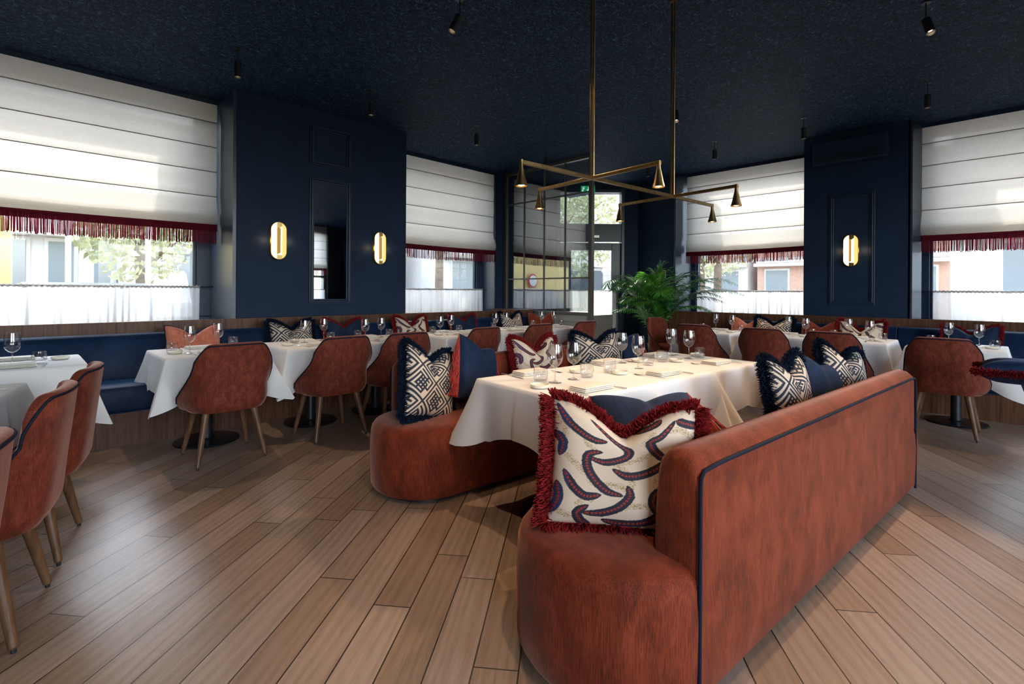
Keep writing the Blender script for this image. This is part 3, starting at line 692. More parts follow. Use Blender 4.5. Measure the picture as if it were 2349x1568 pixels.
def make_knife():
    th = thing('knife', 'x', 'knife')
    MB().rings([[(x-w_,y,.001),(x+w_,y,.001),(x+w_,y,.004),(x-w_,y,.004)] for x,y,w_ in ((0,-.115,.005),(0,-.07,.0048),(0,-.015,.004),(0,-.005,.0035))]).build('handle', M['steel'], th, ang=50)
    MB().rings([[(x-w_,y,.001),(x+w_,y,.001),(x+w_,y,.0022),(x-w_,y,.0022)] for x,y,w_ in ((0,-.006,.004),(0,.0,.008),(.001,.06,.009),(.002,.09,.0075),(.005,.11,.001))]).build('blade', M['steel'], th, ang=50)
    return th
PL, NK, FK, KN = Proto(make_plate()), Proto(make_napkin()), Proto(make_fork()), Proto(make_knife())
TZ = .7478
WGP = {'T0A':[(-.031,4.568)],'T1':[(.958,4.569),(1.224,4.831)],'T2':[(1.949,4.779),(2.218,4.954)],'T3':[(2.497,4.612),(2.746,4.728)],'T4':[(3.434,4.603),(3.738,4.793)],'T5':[(4.461,4.769),(4.704,4.817)],
'T6':[(5.5,4.88),(5.73,4.84)],'R4':[(6.76,2.80),(6.60,2.52)],'R3':[(6.76,1.90),(6.50,1.64)],'R2':[(6.76,1.27),(6.45,1.02)],'R1':[(6.70,.40),(6.52,.17)],
'CA':[(2.105,1.763),(2.263,1.755)],'CB':[(3.044,1.933),(2.907,1.718)],'CC':[(3.694,1.885),(3.635,1.711)]}
TUP = {'T0A':[(.097,4.631)],'T1':[(.87,4.74),(1.38,4.97)],'T2':[(1.846,4.757),(2.25,4.86)],'T3':[(2.601,4.97),(2.93,4.87)],'T4':[(3.533,4.886),(3.92,4.86)],'T5':[(4.62,4.98),(4.82,4.80)],
'T6':[(5.40,4.96),(5.743,4.70)],'R4':[(6.75,2.98),(6.80,2.48)],'R3':[(6.78,2.08),(6.74,1.63)],'R2':[(6.78,1.42),(6.62,.93)],'R1':[(6.72,.54),(6.42,.06)],
'CA':[(2.05,1.821),(2.386,1.753)],'CB':[(2.627,1.755),(3.095,1.751)],'CC':[(3.321,1.766),(3.751,1.677)]}
BRP = {'CA':[(1.939,1.728),(2.481,1.895)],'CB':[(2.626,1.681),(3.185,1.88)],'CC':[(3.401,1.696),(3.829,1.737)]}
NKP = {'CA':[(2.11,1.52),(2.233,2.057)],'CB':[(2.827,1.49),(2.976,2.008)],'CC':[(3.538,1.461),(3.60,1.957)]}
for k in ('T0A','T0B','T0C','T1','T2','T3','T4','T5','T6','R1','R2','R3','R4','CA','CB','CC'):
    x, y, a, me, g = tabs[k]; T = LT[k]; T = T.replace(' beside the farthest corner chair','').replace(' beside the middle corner chair',''); lft, rgt = ('left','right')
    side = ('left','right')
    for i, (gx, gy) in enumerate(WGP.get(k, [])): WG.put((gx,gy,TZ), 0, ('%s empty wine glass on the %s' % (side[i], T)) if k != 'T0A' else 'empty wine glass on the '+T, 'wine glass', 'wine glasses, '+g)
    for i, (gx, gy) in enumerate(TUP.get(k, [])): TU.put((gx,gy,TZ), 0, ('%s low water tumbler on the %s' % (side[i], T)) if k != 'T0A' else 'low water tumbler on the '+T, 'tumbler', 'water tumblers, '+g)
    ux, uy = cos(a), sin(a); vx, vy = -uy, ux
    L2 = lambda p, q: (x+ux*p+vx*q, y+uy*p+vy*q, TZ)
    # two settings; local -y is the chair / near side (for right tables local +x points away)
    if g == 'right tables': S = [(0,.20,R(90)+a-R(90),'chair-side'),(0,-.20,0,'bench-side')]
    elif g == 'centre tables': S = [(0,-.24,0,'near'),(0,.24,PI,'far')]
    else: S = [(0,-.22,0,'chair-side'),(0,.22,PI,'bench-side')]
    if k in ('T0B','T0C'): S = [(.22,0,R(90),'chair-side')]
    for i, (p, q, ra_, nm) in enumerate(S):
        if g == 'right tables': ra_ = 0 if i == 0 else PI; 
        rr = a + ra_
        if k in NKP: c = (NKP[k][i][0], NKP[k][i][1], TZ)
        else: c = L2(p, q)
        NK.put(c, rr, 'folded ivory napkin, %s place of the %s' % (nm, T), 'napkin', 'folded napkins, '+g)
        dx, dy = cos(rr), sin(rr)
        FK.put((c[0]-dx*.155, c[1]-dy*.155, TZ), rr+R(8), 'steel fork, %s place of the %s' % (nm, T), 'fork', 'forks, '+g)
        KN.put((c[0]+dx*.150, c[1]+dy*.150, TZ), rr-R(4), 'steel knife, %s place of the %s' % (nm, T), 'knife', 'knives, '+g)
        if k in BRP: b = (BRP[k][i][0], BRP[k][i][1], TZ)
        else:
            b = L2(-.24 if i == 0 else .24, -.06 if i == 0 else .08) if g != 'right tables' else L2(.25 if i == 0 else -.25, .05)
            if k in ('T0B','T0C'): b = L2(.05,-.25)
        PL.put(b, 0, 'ivory side plate, %s place of the %s' % (nm, T), 'plate', 'side plates, '+g)

# ------------------------------------------------------------------ cushions
def colour_mesh_mat(name, rough=.75):
    m, nt, out = mat(name); b = pbsdf(nt, out, (1,1,1), rough); vc = N(nt, 'ShaderNodeVertexColor', layer_name='print'); nt.links.new(vc.outputs[0], b.inputs['Base Color'])
    mp = coords(nt); n = N(nt, 'ShaderNodeTexNoise', i_Scale=500.0); nt.links.new(mp.outputs[0], n.inputs[0]); bp = N(nt, 'ShaderNodeBump', i_Strength=.2, i_Distance=.002); nt.links.new(n.outputs[0], bp.inputs['Height']); nt.links.new(bp.outputs[0], b.inputs['Normal'])
    return m
M['print'] = colour_mesh_mat('printed_cushion_cloth')
def lattice(x, y):
    """interlaced angular fretwork, cut navy pile on cream; x, y in 0..1"""
    p = (x+y)*22.6+3; q = (x-y)*22.6
    a, b = p % 12, q % 12; L = .46
    def v(c, lo, hi): return abs(a-c) < L and lo-L <= b <= hi+L
    def h(c, lo, hi): return abs(b-c) < L and lo-L <= a <= hi+L
    d = (v(0,0,12) or h(0,0,12) or v(12,0,12) or h(12,0,12)
         or v(5,3.4,10) or v(6.7,3.4,8.3) or v(3.3,3.4,8.3) or h(5,2,8.3) or h(6.7,3.3,10) or h(3.4,3.3,8.3) or h(8.3,1.8,6.7)
         or v(8.4,1.8,8.4) or v(10.2,1.8,10) or h(10.2,5,10.2) or v(1.7,1.8,8.3) or h(1.7,1.7,8.4))
    return (.010,.016,.034) if d else (.62,.50,.38)
def _pl(raw): return [((x-390)/900, 1-(y-210)/810) for x, y in raw]
def smooth(p):
    o = []
    for i in range(len(p)-1):
        a, b, c, d = p[max(i-1,0)], p[i], p[i+1], p[min(i+2,len(p)-1)]
        for k in range(3):
            t = k/3; o.append(tuple(.5*((2*b[m]) + (-a[m]+c[m])*t + (2*a[m]-5*b[m]+4*c[m]-d[m])*t*t + (-a[m]+3*b[m]-3*c[m]+d[m])*t**3) for m in (0,1)))
    return o + [p[-1]]
links = [smooth(_pl(q)) for q in ([(420,240),(480,340),(560,400),(650,430),(720,405)],[(630,280),(760,360),(850,430),(845,510),(760,570),(690,585),(610,560)],[(690,510),(610,540),(600,620),(650,710),(730,780),(820,800)],
 [(1140,280),(1050,370),(985,390),(1010,470),(1070,530),(1160,560)],[(1075,540),(1040,590),(940,650),(840,670),(760,630)],[(1150,280),(1220,310),(1310,320)],[(460,660),(520,760),(600,820),(690,805)],
 [(850,735),(865,800),(800,880),(700,925),(590,930)],[(620,880),(560,930),(590,990),(650,1020)],[(710,970),(800,990),(920,980),(1000,940),(1050,870)],[(1120,720),(1030,760),(1000,820),(1030,880),(1110,900)],
 [(390,420),(450,480),(430,570)],[(420,740),(440,850),(395,950)],[(1180,640),(1250,720),(1240,800)],[(1130,980),(1220,930),(1290,840)],[(900,215),(1000,260),(1060,240)])]
golds = [smooth(_pl(q)) for q in ([(430,330),(465,400),(450,480)],[(640,500),(590,450),(660,425)],[(770,585),(900,545),(1010,470)],[(800,600),(875,700),(860,770)],[(480,570),(560,640),(650,740)],[(1060,620),(1015,700),(1040,760)],[(740,925),(850,870),(990,850)],[(1000,330),(945,390),(990,420)],[(1120,340),(1190,350),(1250,400)],[(560,880),(590,825),(640,840)],[(700,740),(790,735),(850,760)],[(450,930),(520,960)])]
def near(pl, x, y):
    best = (9, 0, 0); n = len(pl)-1
    for i in range(n):
        ax, ay = pl[i]; bx, by = pl[i+1]; dx, dy = bx-ax, by-ay; l = dx*dx+dy*dy or 1e-9
        t = max(0, min(1, ((x-ax)*dx+(y-ay)*dy)/l)); ex, ey = x-ax-t*dx, y-ay-t*dy; d = math.hypot(ex,ey)
        if d < best[0]: best = (d, (i+t)/n, 1 if dx*ey-dy*ex > 0 else -1)
    return best
boxes = [(min(p[0] for p in l)-.05, max(p[0] for p in l)+.05, min(p[1] for p in l)-.05, max(p[1] for p in l)+.05) for l in links]
gbox = [(min(p[0] for p in l)-.05, max(p[0] for p in l)+.05, min(p[1] for p in l)-.05, max(p[1] for p in l)+.05) for l in golds]
def chain(x, y):
    """open links: tapered navy crescents with a row of red dots, joined by gold stipple"""
    for l, (a, b, c, d) in zip(links, boxes):
        if a < x < b and c < y < d:
            q, t, sd = near(l, x, y); hw = .007 + .027*min(1, min(t,1-t)*4)**.6
            if q < hw:
                n = len(l)*1.5
                if q < .0085 and (t*n) % 1 > .38 and .05 < t < .95: return (.33,.03,.015)
                return (.012,.014,.032) if x > .12 else (.02,.03,.10)
    for l, (a, b, c, d) in zip(golds, gbox):
        if a < x < b and c < y < d:
            q, t, sd = near(l, x, y)
            if q < .026 and (math.sin(x*913.1+y*517.7)*43758.5) % 1 > .55 + q*8: return (.33,.21,.07)
    return (.66,.54,.42)
def pillow_fn(a, T, chop, lean=0):
    def f(u, v, side):      # u,v in -1..1
        ex = 1-.05*(1-v*v); ez = 1-.05*(1-u*u)
        x = a*u*ex; z = a + a*v*ez
        t = T*((1-u**4)*(1-v**4))**.55
        if chop:
            g = math.exp(-abs(u/.42)**1.7); s = max(0,(v+.1)/1.1)**1.6
            z -= chop*g*s; z += .016*s*min(1,abs(u)*1.3)
            t *= 1 - .35*math.exp(-(u/.12)**2)*s
        return (x, -t if side > 0 else t, z)
    return f
def strand(m, p, d, L, r, droop=0, wig=0, rnd=random):
    p = Vector(p); d = Vector(d).normalized(); a = d.cross(Vector((.3,.2,.93))).normalized(); b = d.cross(a)
    q = p + d*L*.5 + Vector((0,0,-droop*L*.25)) + a*rnd.uniform(-wig,wig); e = p + d*L + Vector((0,0,-droop*L)) + b*rnd.uniform(-wig,wig)
    vs = []
    for c, rr in ((p,r),(q,r*1.1),(e,r*.6)):
        for k in range(3): vs.append(c + a*rr*cos(k*2.094) + b*rr*sin(k*2.094))
    m.add(vs, [(0,1,4,3),(1,2,5,4),(2,0,3,5),(3,4,7,6),(4,5,8,7),(5,3,6,8),(6,7,8)])
def make_pillow(kind, cat_parts, a=.222, T=.085, chop=.08, res=60, fr=None, frn=3200, frl=.036):
    th = thing('throw_cushion', 'x', 'cushion'); f = pillow_fn(a, T, chop)
    pr = {'lattice':lattice,'chain':chain}.get(kind)
    n = res
    vs = [f(-1+2*i/n, -1+2*j/n, 1) for j in range(n+1) for i in range(n+1)]
    fs_ = [(j*(n+1)+i, j*(n+1)+i+1, (j+1)*(n+1)+i+1, (j+1)*(n+1)+i) for j in range(n) for i in range(n)]
    fm = {'lattice':M['print'],'chain':M['print']}.get(kind) or M[kind]
    o = MB().add(vs, fs_).build('front_cover', fm, th, ang=0); o.data.polygons.foreach_set('use_smooth', [True]*len(o.data.polygons))
    if pr:
        ca = o.data.color_attributes.new('print', 'FLOAT_COLOR', 'POINT'); buf = []
        for j in range(n+1):
            for i in range(n+1): buf += list(pr(i/n, j/n)) + [1]
        ca.data.foreach_set('color', buf)
    k = 30; vs = [f(-1+2*i/k, -1+2*j/k, -1) for j in range(k+1) for i in range(k+1)]
    bm_ = M['navyv'] if kind in ('lattice','navyv') else (M['salmon'] if kind == 'salmon' else (M['rust'] if kind == 'rust' else M['napkin']))
    o = MB().add(vs, [(j*(k+1)+i, (j+1)*(k+1)+i, (j+1)*(k+1)+i+1, j*(k+1)+i+1) for j in range(k) for i in range(k)]).build('back_cover', bm_, th, ang=0); o.data.polygons.foreach_set('use_smooth', [True]*len(o.data.polygons))
    rim = [(-1+2*i/24, 1) for i in range(24)] + [(1, 1-2*i/24) for i in range(24)] + [(1-2*i/24, -1) for i in range(24)] + [(-1, -1+2*i/24) for i in range(24)]
    rp = [Vector(f(u,v,1)) for u,v in rim]; rp = [Vector((p.x,0,p.z)) for p in rp]
    if fr is None: MB().tube(rp, .006, 6, closed=True).build('piping', M['piping'], th)
    elif fr in ('redf','navyf'):
        m = MB(); rnd = random.Random(5); cz = a
        m.tube(rp, .010, 6, closed=True)
        for _ in range(frn):
            t = rnd.random()*96; i = int(t) % 96; j = (i+1) % 96; p = rp[i].lerp(rp[j], t-int(t))
            tg = (rp[j]-rp[i]).normalized(); on = Vector((-tg.z,0,tg.x)).normalized()
            if on.dot(p-Vector((0,0,cz))) < 0: on = -on
            on = (on + (p-Vector((0,0,cz))).normalized()*.7).normalized()
            fi = rnd.gauss(0,.75); d = on*cos(fi) + Vector((0,1,0))*sin(fi) + tg*rnd.uniform(-.3,.3)
            strand(m, p, d, frl*rnd.uniform(.7,1.15), .0026, .1, .004, rnd)
        m.build('brush_fringe', M[fr], th, ang=0)
    elif fr == 'bullion':
        rnd = random.Random(6)
        for s in (-1,1):
            m = MB()
            for i in range(70):
                v = -1+2*i/69; p = Vector(f(s, v, 1)); p.y = 0; L = .19+.03*rnd.random()
                pts = [p + Vector((s*(.02+.012*rnd.random())*t*3, rnd.uniform(-.006,.006)*t*4, -L*t*(.85+.3*t))) for t in (0,.25,.5,.75,1)]
                for q in pts: q.z = max(q.z, .006 + rnd.random()*.012)
                m.tube(pts, .0026, 5)
            m.build('bullion_fringe', M['brick'], th, ang=60)
    return Proto(th)
P_lat = make_pillow('lattice', 0, res=230, fr='navyf', frn=6000, frl=.044)
P_cha = make_pillow('chain', 0, res=230, chop=.105, fr='redf', frn=7500, frl=.044)
P_nvr = make_pillow('navyv', 0, fr='redf', frn=3600)
P_nvb = make_pillow('navyv', 0, chop=.03, fr='bullion')
P_sal = make_pillow('salmon', 0, fr=None, chop=.075)
P_rus = make_pillow('rust', 0, fr=None, chop=.08)
GC1 = 'cushions on the left banquette'; GC2 = 'cushions on the right banquette'; GC3 = 'cushions on the far sofa'; GC4 = 'cushions on the front sofa'
SZ = .487
def bl(P, x, label, y=5.20, rz=0, z=SZ, lean=-16): P.put((x,y,z), (R(lean),0,R(rz)), label, 'cushion', GC1)
bl(P_sal, 1.14, 'plain salmon cushion behind the first left banquette table')
bl(P_lat, 2.02, 'navy fringed fretwork cushion behind the second left banquette table')
bl(P_nvr, 2.60, 'navy cushion with red fringe behind the third left banquette table')
bl(P_cha, 3.49, 'red fringed chain print cushion leaning before the fourth left table')
bl(P_nvr, 4.34, 'sunlit navy cushion with red fringe behind the fifth left table')
bl(P_lat, 5.25, 'navy fringed fretwork cushion near the glass partition', 5.18)
P_rus.put((5.78,5.10,SZ), (R(-14),0,R(-32)), 'plain rust cushion leaning in the corner by the glass partition', 'cushion', GC1)
def brr(P, y, label, x=6.99, rz=0, lean=-18): P.put((x,y,SZ), (R(lean),0,R(-90+rz)), label, 'cushion', GC2)
brr(P_sal, 2.50, 'plain salmon cushion, leftmost on the right banquette')
brr(P_lat, 2.14, 'navy fringed fretwork cushion on the right banquette', 6.90)
brr(P_rus, 1.62, 'plain rust cushion on the right banquette beside the chain print one')
brr(P_cha, 1.20, 'red fringed chain print cushion on the right banquette', 6.93)
brr(P_nvr, .25, 'bright blue cushion with red fringe behind the nearest right table')
# far sofa
def fx(P, loc, rot, label, g, sc=1):
    o = P.put(loc, tuple(R(q) for q in rot), label, 'cushion', g)
    if sc != 1: o.scale = sc if isinstance(sc, tuple) else (sc,sc,sc)
p = uv(.27,2.02,.437); fx(P_lat, p, (-14,14,10), 'navy fringed fretwork cushion at the near end of the far sofa', GC3)
p = uv(.68,2.06,.46); fx(P_nvb, p, (-14,20,12), 'navy cushion with long brick red bullion fringe on the far sofa', GC3)
p = uv(1.36,2.12,.437); fx(P_cha, p, (-16,0,-8), 'red fringed chain print cushion in the middle of the far sofa', GC3)
p = uv(2.10,2.10,.437); fx(P_lat, p, (-16,0,-14), 'navy fringed fretwork cushion behind the centre wine glasses', GC3, (1.15,1,1))
p = uv(2.50,2.14,.437); fx(P_nvb, p, (-14,0,-20), 'navy cushion with red fringe at the far end of the far sofa', GC3, .92)
# front sofa
p = (1.46,.925,.44); fx(P_cha, p, (-16,3,-50), 'large red fringed chain print cushion in the foreground', GC4, (1.16,1.1,.92))
p = uv(.50,.38,.47); fx(P_nvb, p, (-52,0,-34), 'navy cushion with red fringe right behind the foreground chain print cushion', GC4, (1.15,1,1))
p = uv(1.62,.34,.44); fx(P_lat, p, (-10,0,-6), 'navy fringed fretwork cushion rising above the front sofa back', GC4)
p = uv(2.14,.34,.42); fx(P_nvb, p, (-24,16,-20), 'navy cushion with red tassel fringe, second from the far end of the front sofa', GC4)
p = uv(2.50,.34,.44); fx(P_lat, p, (-14,10,-20), 'navy fringed fretwork cushion at the far end of the front sofa', GC4)
# cushion lying flat at the right edge, on a small upholstered stool
st = thing('upholstered_stool', 'small rust stool with tan legs at the right edge under a navy cushion', 'stool', (5.07,-.31,0))
MB().lathe([(.0,.50),(.11,.50),(.135,.51),(.14,.57),(.135,.60),(.10,.613),(0,.616)], 32).build('seat', M['chairrust'], st)
for sx in (-1,1):
    for sy in (-1,1): MB().tube([(sx*.08,sy*.08,.51),(sx*.11,sy*.11,0)], [.018,.011], 10).build('leg', M['legwood'], st)
P_nvr.put((5.04,-.312,.705), (R(-90),0,R(0)), 'navy cushion with wine red fringe lying flat at the right edge', 'cushion', None)

# ------------------------------------------------------------------ lights and fittings
chd = thing('chandelier', 'brass pendant chandelier of crossing bars with small cone shades over the centre tables', 'chandelier', uv(0,1.21,0), SA)
ZB = 1.935
f = MB(); f.box(.35,2.33,-.010,.010,ZB-.011,ZB+.011); f.build('long_bar', M['brass'], chd, ang=0, bevel=.002)
cones = [(.35,0),(2.33,0)]
for u, dv, a in ((.91,.47,8),(1.77,.47,8)):
    dx = .0
    MB().obox((u,0), (sin(R(0)),cos(R(0))), .47, .010, ZB-.010, ZB+.010).build('cross_bar', M['brass'], chd, ang=0, bevel=.002)
    rr = MB(); rr.tube([(u,-.011,ZB),(u,-.011,CEIL)], .0065, 8); rr.tube([(u,.011,ZB),(u,.011,CEIL)], .0065, 8); rr.build('suspension_rod', M['brass'], chd)
    MB().lathe([(.022,CEIL-.012),(.022,CEIL-.001)], 24, (u,0,0)).build('ceiling_rose', M['brass'], chd)
    cones += [(u,.46),(u,-.46)]
for u, v_ in cones:
    s = MB().lathe([(.010,ZB+.012),(.011,ZB-.03),(.026,ZB-.10),(.034,ZB-.128),(.031,ZB-.128),(.024,ZB-.10),(.009,ZB-.035)], 24, (u,v_,0), cap1=True).build('cone_shade', M['brass'], chd, ang=60)
    MB().lathe([(.0,ZB-.128),(.016,ZB-.122),(.021,ZB-.108),(.016,ZB-.094),(0,ZB-.088)], 16, (u,v_,0)).build('bulb', M['lamp'], s)
    L = bpy.data.lights.new('cone_light', 'SPOT'); L.energy = 4; L.color = (1,.66,.38); L.spot_size = R(110); L.spot_blend = .6; L.shadow_soft_size = .02
    lo = bpy.data.objects.new('cone_light', L); C.objects.link(lo); lo.parent = chd; lo.location = (u,v_,ZB-.14)
def make_spot():
    th = thing('ceiling_spotlight', 'x', 'spotlight')
    MB().lathe([(.03,-.006),(.03,-.0)], 20).build('ceiling_cap', M['black'], th)
    MB().tube([(0,0,0),(0,0,-.12)], .0045, 8).build('stem', M['black'], th)
    return th
spots = [((2.21,2.753),(.4,.2),'left of the chandelier near the top edge'),((1.32,4.672),(0,.0),'above the first left banquette table'),((2.583,4.675),(0,0),'before the left pillar mirror'),((4.036,4.677),(0,0),'above the fourth left table'),
 ((5.438,4.741),(0,0),'nearest the glass partition'),((5.004,2.52),(.25,-.2),'right behind the chandelier rod'),((4.567,.406),(.3,-.25),'at the top right corner of the view'),((6.305,.544),(0,0),'above the nearest right table'),
 ((6.558,1.69),(0,0),'above the third right table, before the right pillar'),((6.726,2.819),(0,0),'above the farthest right table'),((7.011,3.99),(0,0),'above the palm')]
m_in = emis('spotlight_glow', (1,.72,.42), 6)
def make_spot_full():
    th = make_spot(); b = MB().lathe([(.026,.0),(.029,-.004),(.029,-.13),(.0265,-.13),(.0255,-.10),(0,-.098)], 24).build('lamp_body', M['black'], th, loc=(0,0,-.12))
    MB().lathe([(0,-.099),(.017,-.0995),(.017,-.104),(0,-.105)], 16).build('lens', m_in, b)
    return th
SP = Proto(make_spot_full())
first = True
for (x, y), tl, lb in spots:
    o = SP.put((x,y,CEIL), 0, 'small black cylinder ceiling spotlight ' + lb, 'spotlight', 'ceiling spotlights')
    ks = [c for c in C.objects if c.parent == o and c.name.startswith('lamp_body')]
    for c in ks: c.rotation_euler = (tl[1], tl[0], 0)
def spot_light(x, y, tx, ty, tz, en, size=40, blend=.35, z=3.05, col=(1,.70,.44), r=.02):
    L = bpy.data.lights.new('spot_light', 'SPOT'); L.energy = en; L.color = col; L.spot_size = R(size); L.spot_blend = blend; L.shadow_soft_size = r
    o = bpy.data.objects.new('spot_light', L); C.objects.link(o); o.location = (x,y,z)
    o.rotation_euler = (Vector((tx,ty,tz))-Vector((x,y,z))).to_track_quat('-Z','Y').to_euler(); return o
for x, y in ((1.32,4.672),(2.583,4.675),(4.036,4.677),(5.438,4.741)): spot_light(x, y, x, y-.35, .4, 38, 55, .5)
for x, y in ((6.305,.544),(6.558,1.69),(6.726,2.819)): spot_light(x, y, x-.3, y, .4, 38, 55, .5)
spot_light(2.21, 2.753, 2.1, 1.2, .7, 55, 62, .4)
spot_light(5.004, 2.52, 3.3, 1.5, .7, 30, 50, .4)
spot_light(4.567, .406, 2.4, .7, .7, 150, 60, .3)
spot_light(1.0, .35, 1.5, .9, .5, 55, 74, .4)    # the spot above the front sofa, out of view over the camera
spot_light(-.4, 2.6, -.2, 2.9, .7, 14, 70, .5)

def sconce(loc, rz, label):
    th = thing('wall_sconce', label, 'sconce', loc, rz, 'oval brass wall sconces')
    a, h = .085, .205; n = 14
    def stad(r, hh): return [(r*cos(PI*i/n), (hh-r)+r*sin(PI*i/n)) for i in range(n+1)] + [(-r*cos(PI*i/n), -(hh-r)-r*sin(PI*i/n)) for i in range(n+1)]
    S = stad(a,h); S2 = stad(a-.008,h-.008)
    MB().rings([[(x,0,z) for x,z in S],[(x,-.05,z) for x,z in S],[(x,-.055,z) for x,z in stad(a-.003,h-.003)]]).build('brass_body', M['brightbrass'], th, ang=50)
    g = MB(); pts = [(x,-.0565,z) for x,z in S2 if x <= -.02]; zt = max(p[2] for p in pts)
    pl = [(-.02,-.0565,h-.012-.0)] + [(x,-.0565,z) for x,z in S2[n//2:n+1+n//2+1] if x < -.021] + [(-.02,-.0565,-h+.012)]
    g.add(pl, [tuple(range(len(pl)))]); g.build('glowing_side', M['sconce'], th, ang=0)
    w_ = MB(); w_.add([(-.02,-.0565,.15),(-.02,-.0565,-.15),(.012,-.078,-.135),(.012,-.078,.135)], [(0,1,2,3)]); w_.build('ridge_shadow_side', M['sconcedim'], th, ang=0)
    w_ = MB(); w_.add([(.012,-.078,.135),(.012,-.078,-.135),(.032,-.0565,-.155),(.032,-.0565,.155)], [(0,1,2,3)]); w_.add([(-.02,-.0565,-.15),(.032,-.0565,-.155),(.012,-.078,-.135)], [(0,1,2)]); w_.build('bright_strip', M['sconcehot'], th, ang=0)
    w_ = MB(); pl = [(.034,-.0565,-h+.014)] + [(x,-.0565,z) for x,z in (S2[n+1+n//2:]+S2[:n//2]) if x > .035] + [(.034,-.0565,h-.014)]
    w_.add(pl, [tuple(range(len(pl)))]); w_.build('warm_side', emis('sconce_brass_painted_glow', (.9,.5,.16), 1.1) if 'sconce_brass_painted_glow' not in bpy.data.materials else bpy.data.materials['sconce_brass_painted_glow'], th, ang=0)  # brass face, the lamp's warm glow put into its own emission
    for s in (-1,1):
        L = bpy.data.lights.new('sconce_light', 'POINT'); L.energy = .2; L.color = (1,.6,.28); L.shadow_soft_size = .04
        o = bpy.data.objects.new('sconce_light', L); C.objects.link(o); o.parent = th; o.location = (-.13 if s < 0 else .13, -.05, 0)
    return th
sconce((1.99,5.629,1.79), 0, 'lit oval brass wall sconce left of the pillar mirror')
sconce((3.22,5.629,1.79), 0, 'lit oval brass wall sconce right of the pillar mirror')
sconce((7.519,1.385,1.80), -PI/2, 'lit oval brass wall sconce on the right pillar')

# ------------------------------------------------------------------ palm
def palm():
    th = thing('potted_palm', 'large green kentia palm in a dark pot before the right far window', 'potted plant', (7.30,3.98,0))
    MB().lathe([(.10,0),(.115,.01),(.14,.40),(.15,.41),(.15,.43),(.135,.43),(.13,.38)], 32, cap1=False).build('pot', M['pot'], th, ang=50)
    MB().lathe([(0,.375),(.132,.375),(.132,.38),(0,.39)], 24).build('soil', M['soil'], th)
    rnd = random.Random(11)
    lat = Vector((SQ,-SQ,0)); tow = Vector((-SQ,-SQ,0))
    specs = []
    for i in range(22):
        specs.append((rnd.uniform(-1,1), rnd.uniform(-.35,1), rnd.uniform(.5,1.05), rnd.uniform(.85,1.35)))
    specs += [(1.0,.25,1.0,1.55),(-1.0,.2,.85,1.45),(.95,.1,.75,1.35),(-.75,.5,.65,1.2),(.4,.1,1.1,1.4),(-.4,.2,1.0,1.4),(.75,.0,1.1,1.55),(-.9,.6,.45,1.15),(.8,.6,.5,1.1),(.15,.1,1.2,1.3),(-.25,.1,1.1,1.3),(-1.0,.3,.95,1.7),(1.0,.35,.8,1.7)]
    for k, (a, b, e, L) in enumerate(specs):
        d = (lat*a + tow*b*.75); 
        if d.length > 1: d.normalize()
        # arching rachis
        base = Vector((rnd.uniform(-.06,.06), rnd.uniform(-.06,.06), .38)); pts = []; n = 34
        h = .95*e + .25; reach = d*(.28+.55*L*d.length)
        for i in range(n+1):
            t = i/n; z = .38 + h*1.35*(t*1.25 - .62*t*t*t) ; xy = reach*(t**1.7)*1.05
            pts.append(Vector((base.x+xy.x, base.y+xy.y, z)))
        # keep leaves inside the room
        for q in pts:
            q.x = max(-1.0, min(q.x, .88)); q.y = min(q.y, .75 if q.x > -.5 else .28)
        lf = MB(); 
        st_ = MB().tube(pts[:n-1], [.008-.006*i/n for i in range(n-1)], 6)
        root = st_.build('frond', M['stem'], th)
        for i in range(8, n):
            c0 = pts[i]; tg = (pts[min(i+1,n)]-pts[i-1]).normalized(); sd = tg.cross(Vector((0,0,1)));
            if sd.length < .05: sd = lat.copy()
            sd.normalize(); up = sd.cross(tg).normalized(); f = (i-8)/(n-8)
            for half in (0,):
                c = c0.lerp(pts[min(i+1,n)], half)
                for s in (-1,1):
                    ln = (.40*sin(PI*min(1,f*.8+.18))**.7)*rnd.uniform(.8,1.1); wd = .0105
                    dr = (sd*s*.85 + tg*(.55+.5*f) + up*.12).normalized()
                    mid = c + dr*ln*.5 + Vector((0,0,-.03)); tip = c + dr*ln*.95 + Vector((0,0,-.03-.30*ln))
                    nx = dr.cross(up).normalized()*wd
                    q = [c - nx*.4, c + nx*.4, mid + nx, mid - nx, mid + Vector((0,0,.004)), tip]
                    q2 = c.lerp(mid,.5) + nx*.9; q3 = c.lerp(mid,.5) - nx*.9; q4 = mid.lerp(tip,.55)+Vector((0,0,.02))
                    vs = [c, q2, q3, mid+nx, mid-nx, q4+nx*.7, q4-nx*.7, tip]
                    for w_ in vs: w_.x = max(-1.1, min(w_.x, .95)); w_.y = min(w_.y, .85 if w_.x > -.5 else .34)
                    lf.add(vs, [(0,1,2),(2,1,3,4),(4,3,5,6),(6,5,7)])
        lf.build('leaflets', M['leaf'], root, ang=0)
palm()

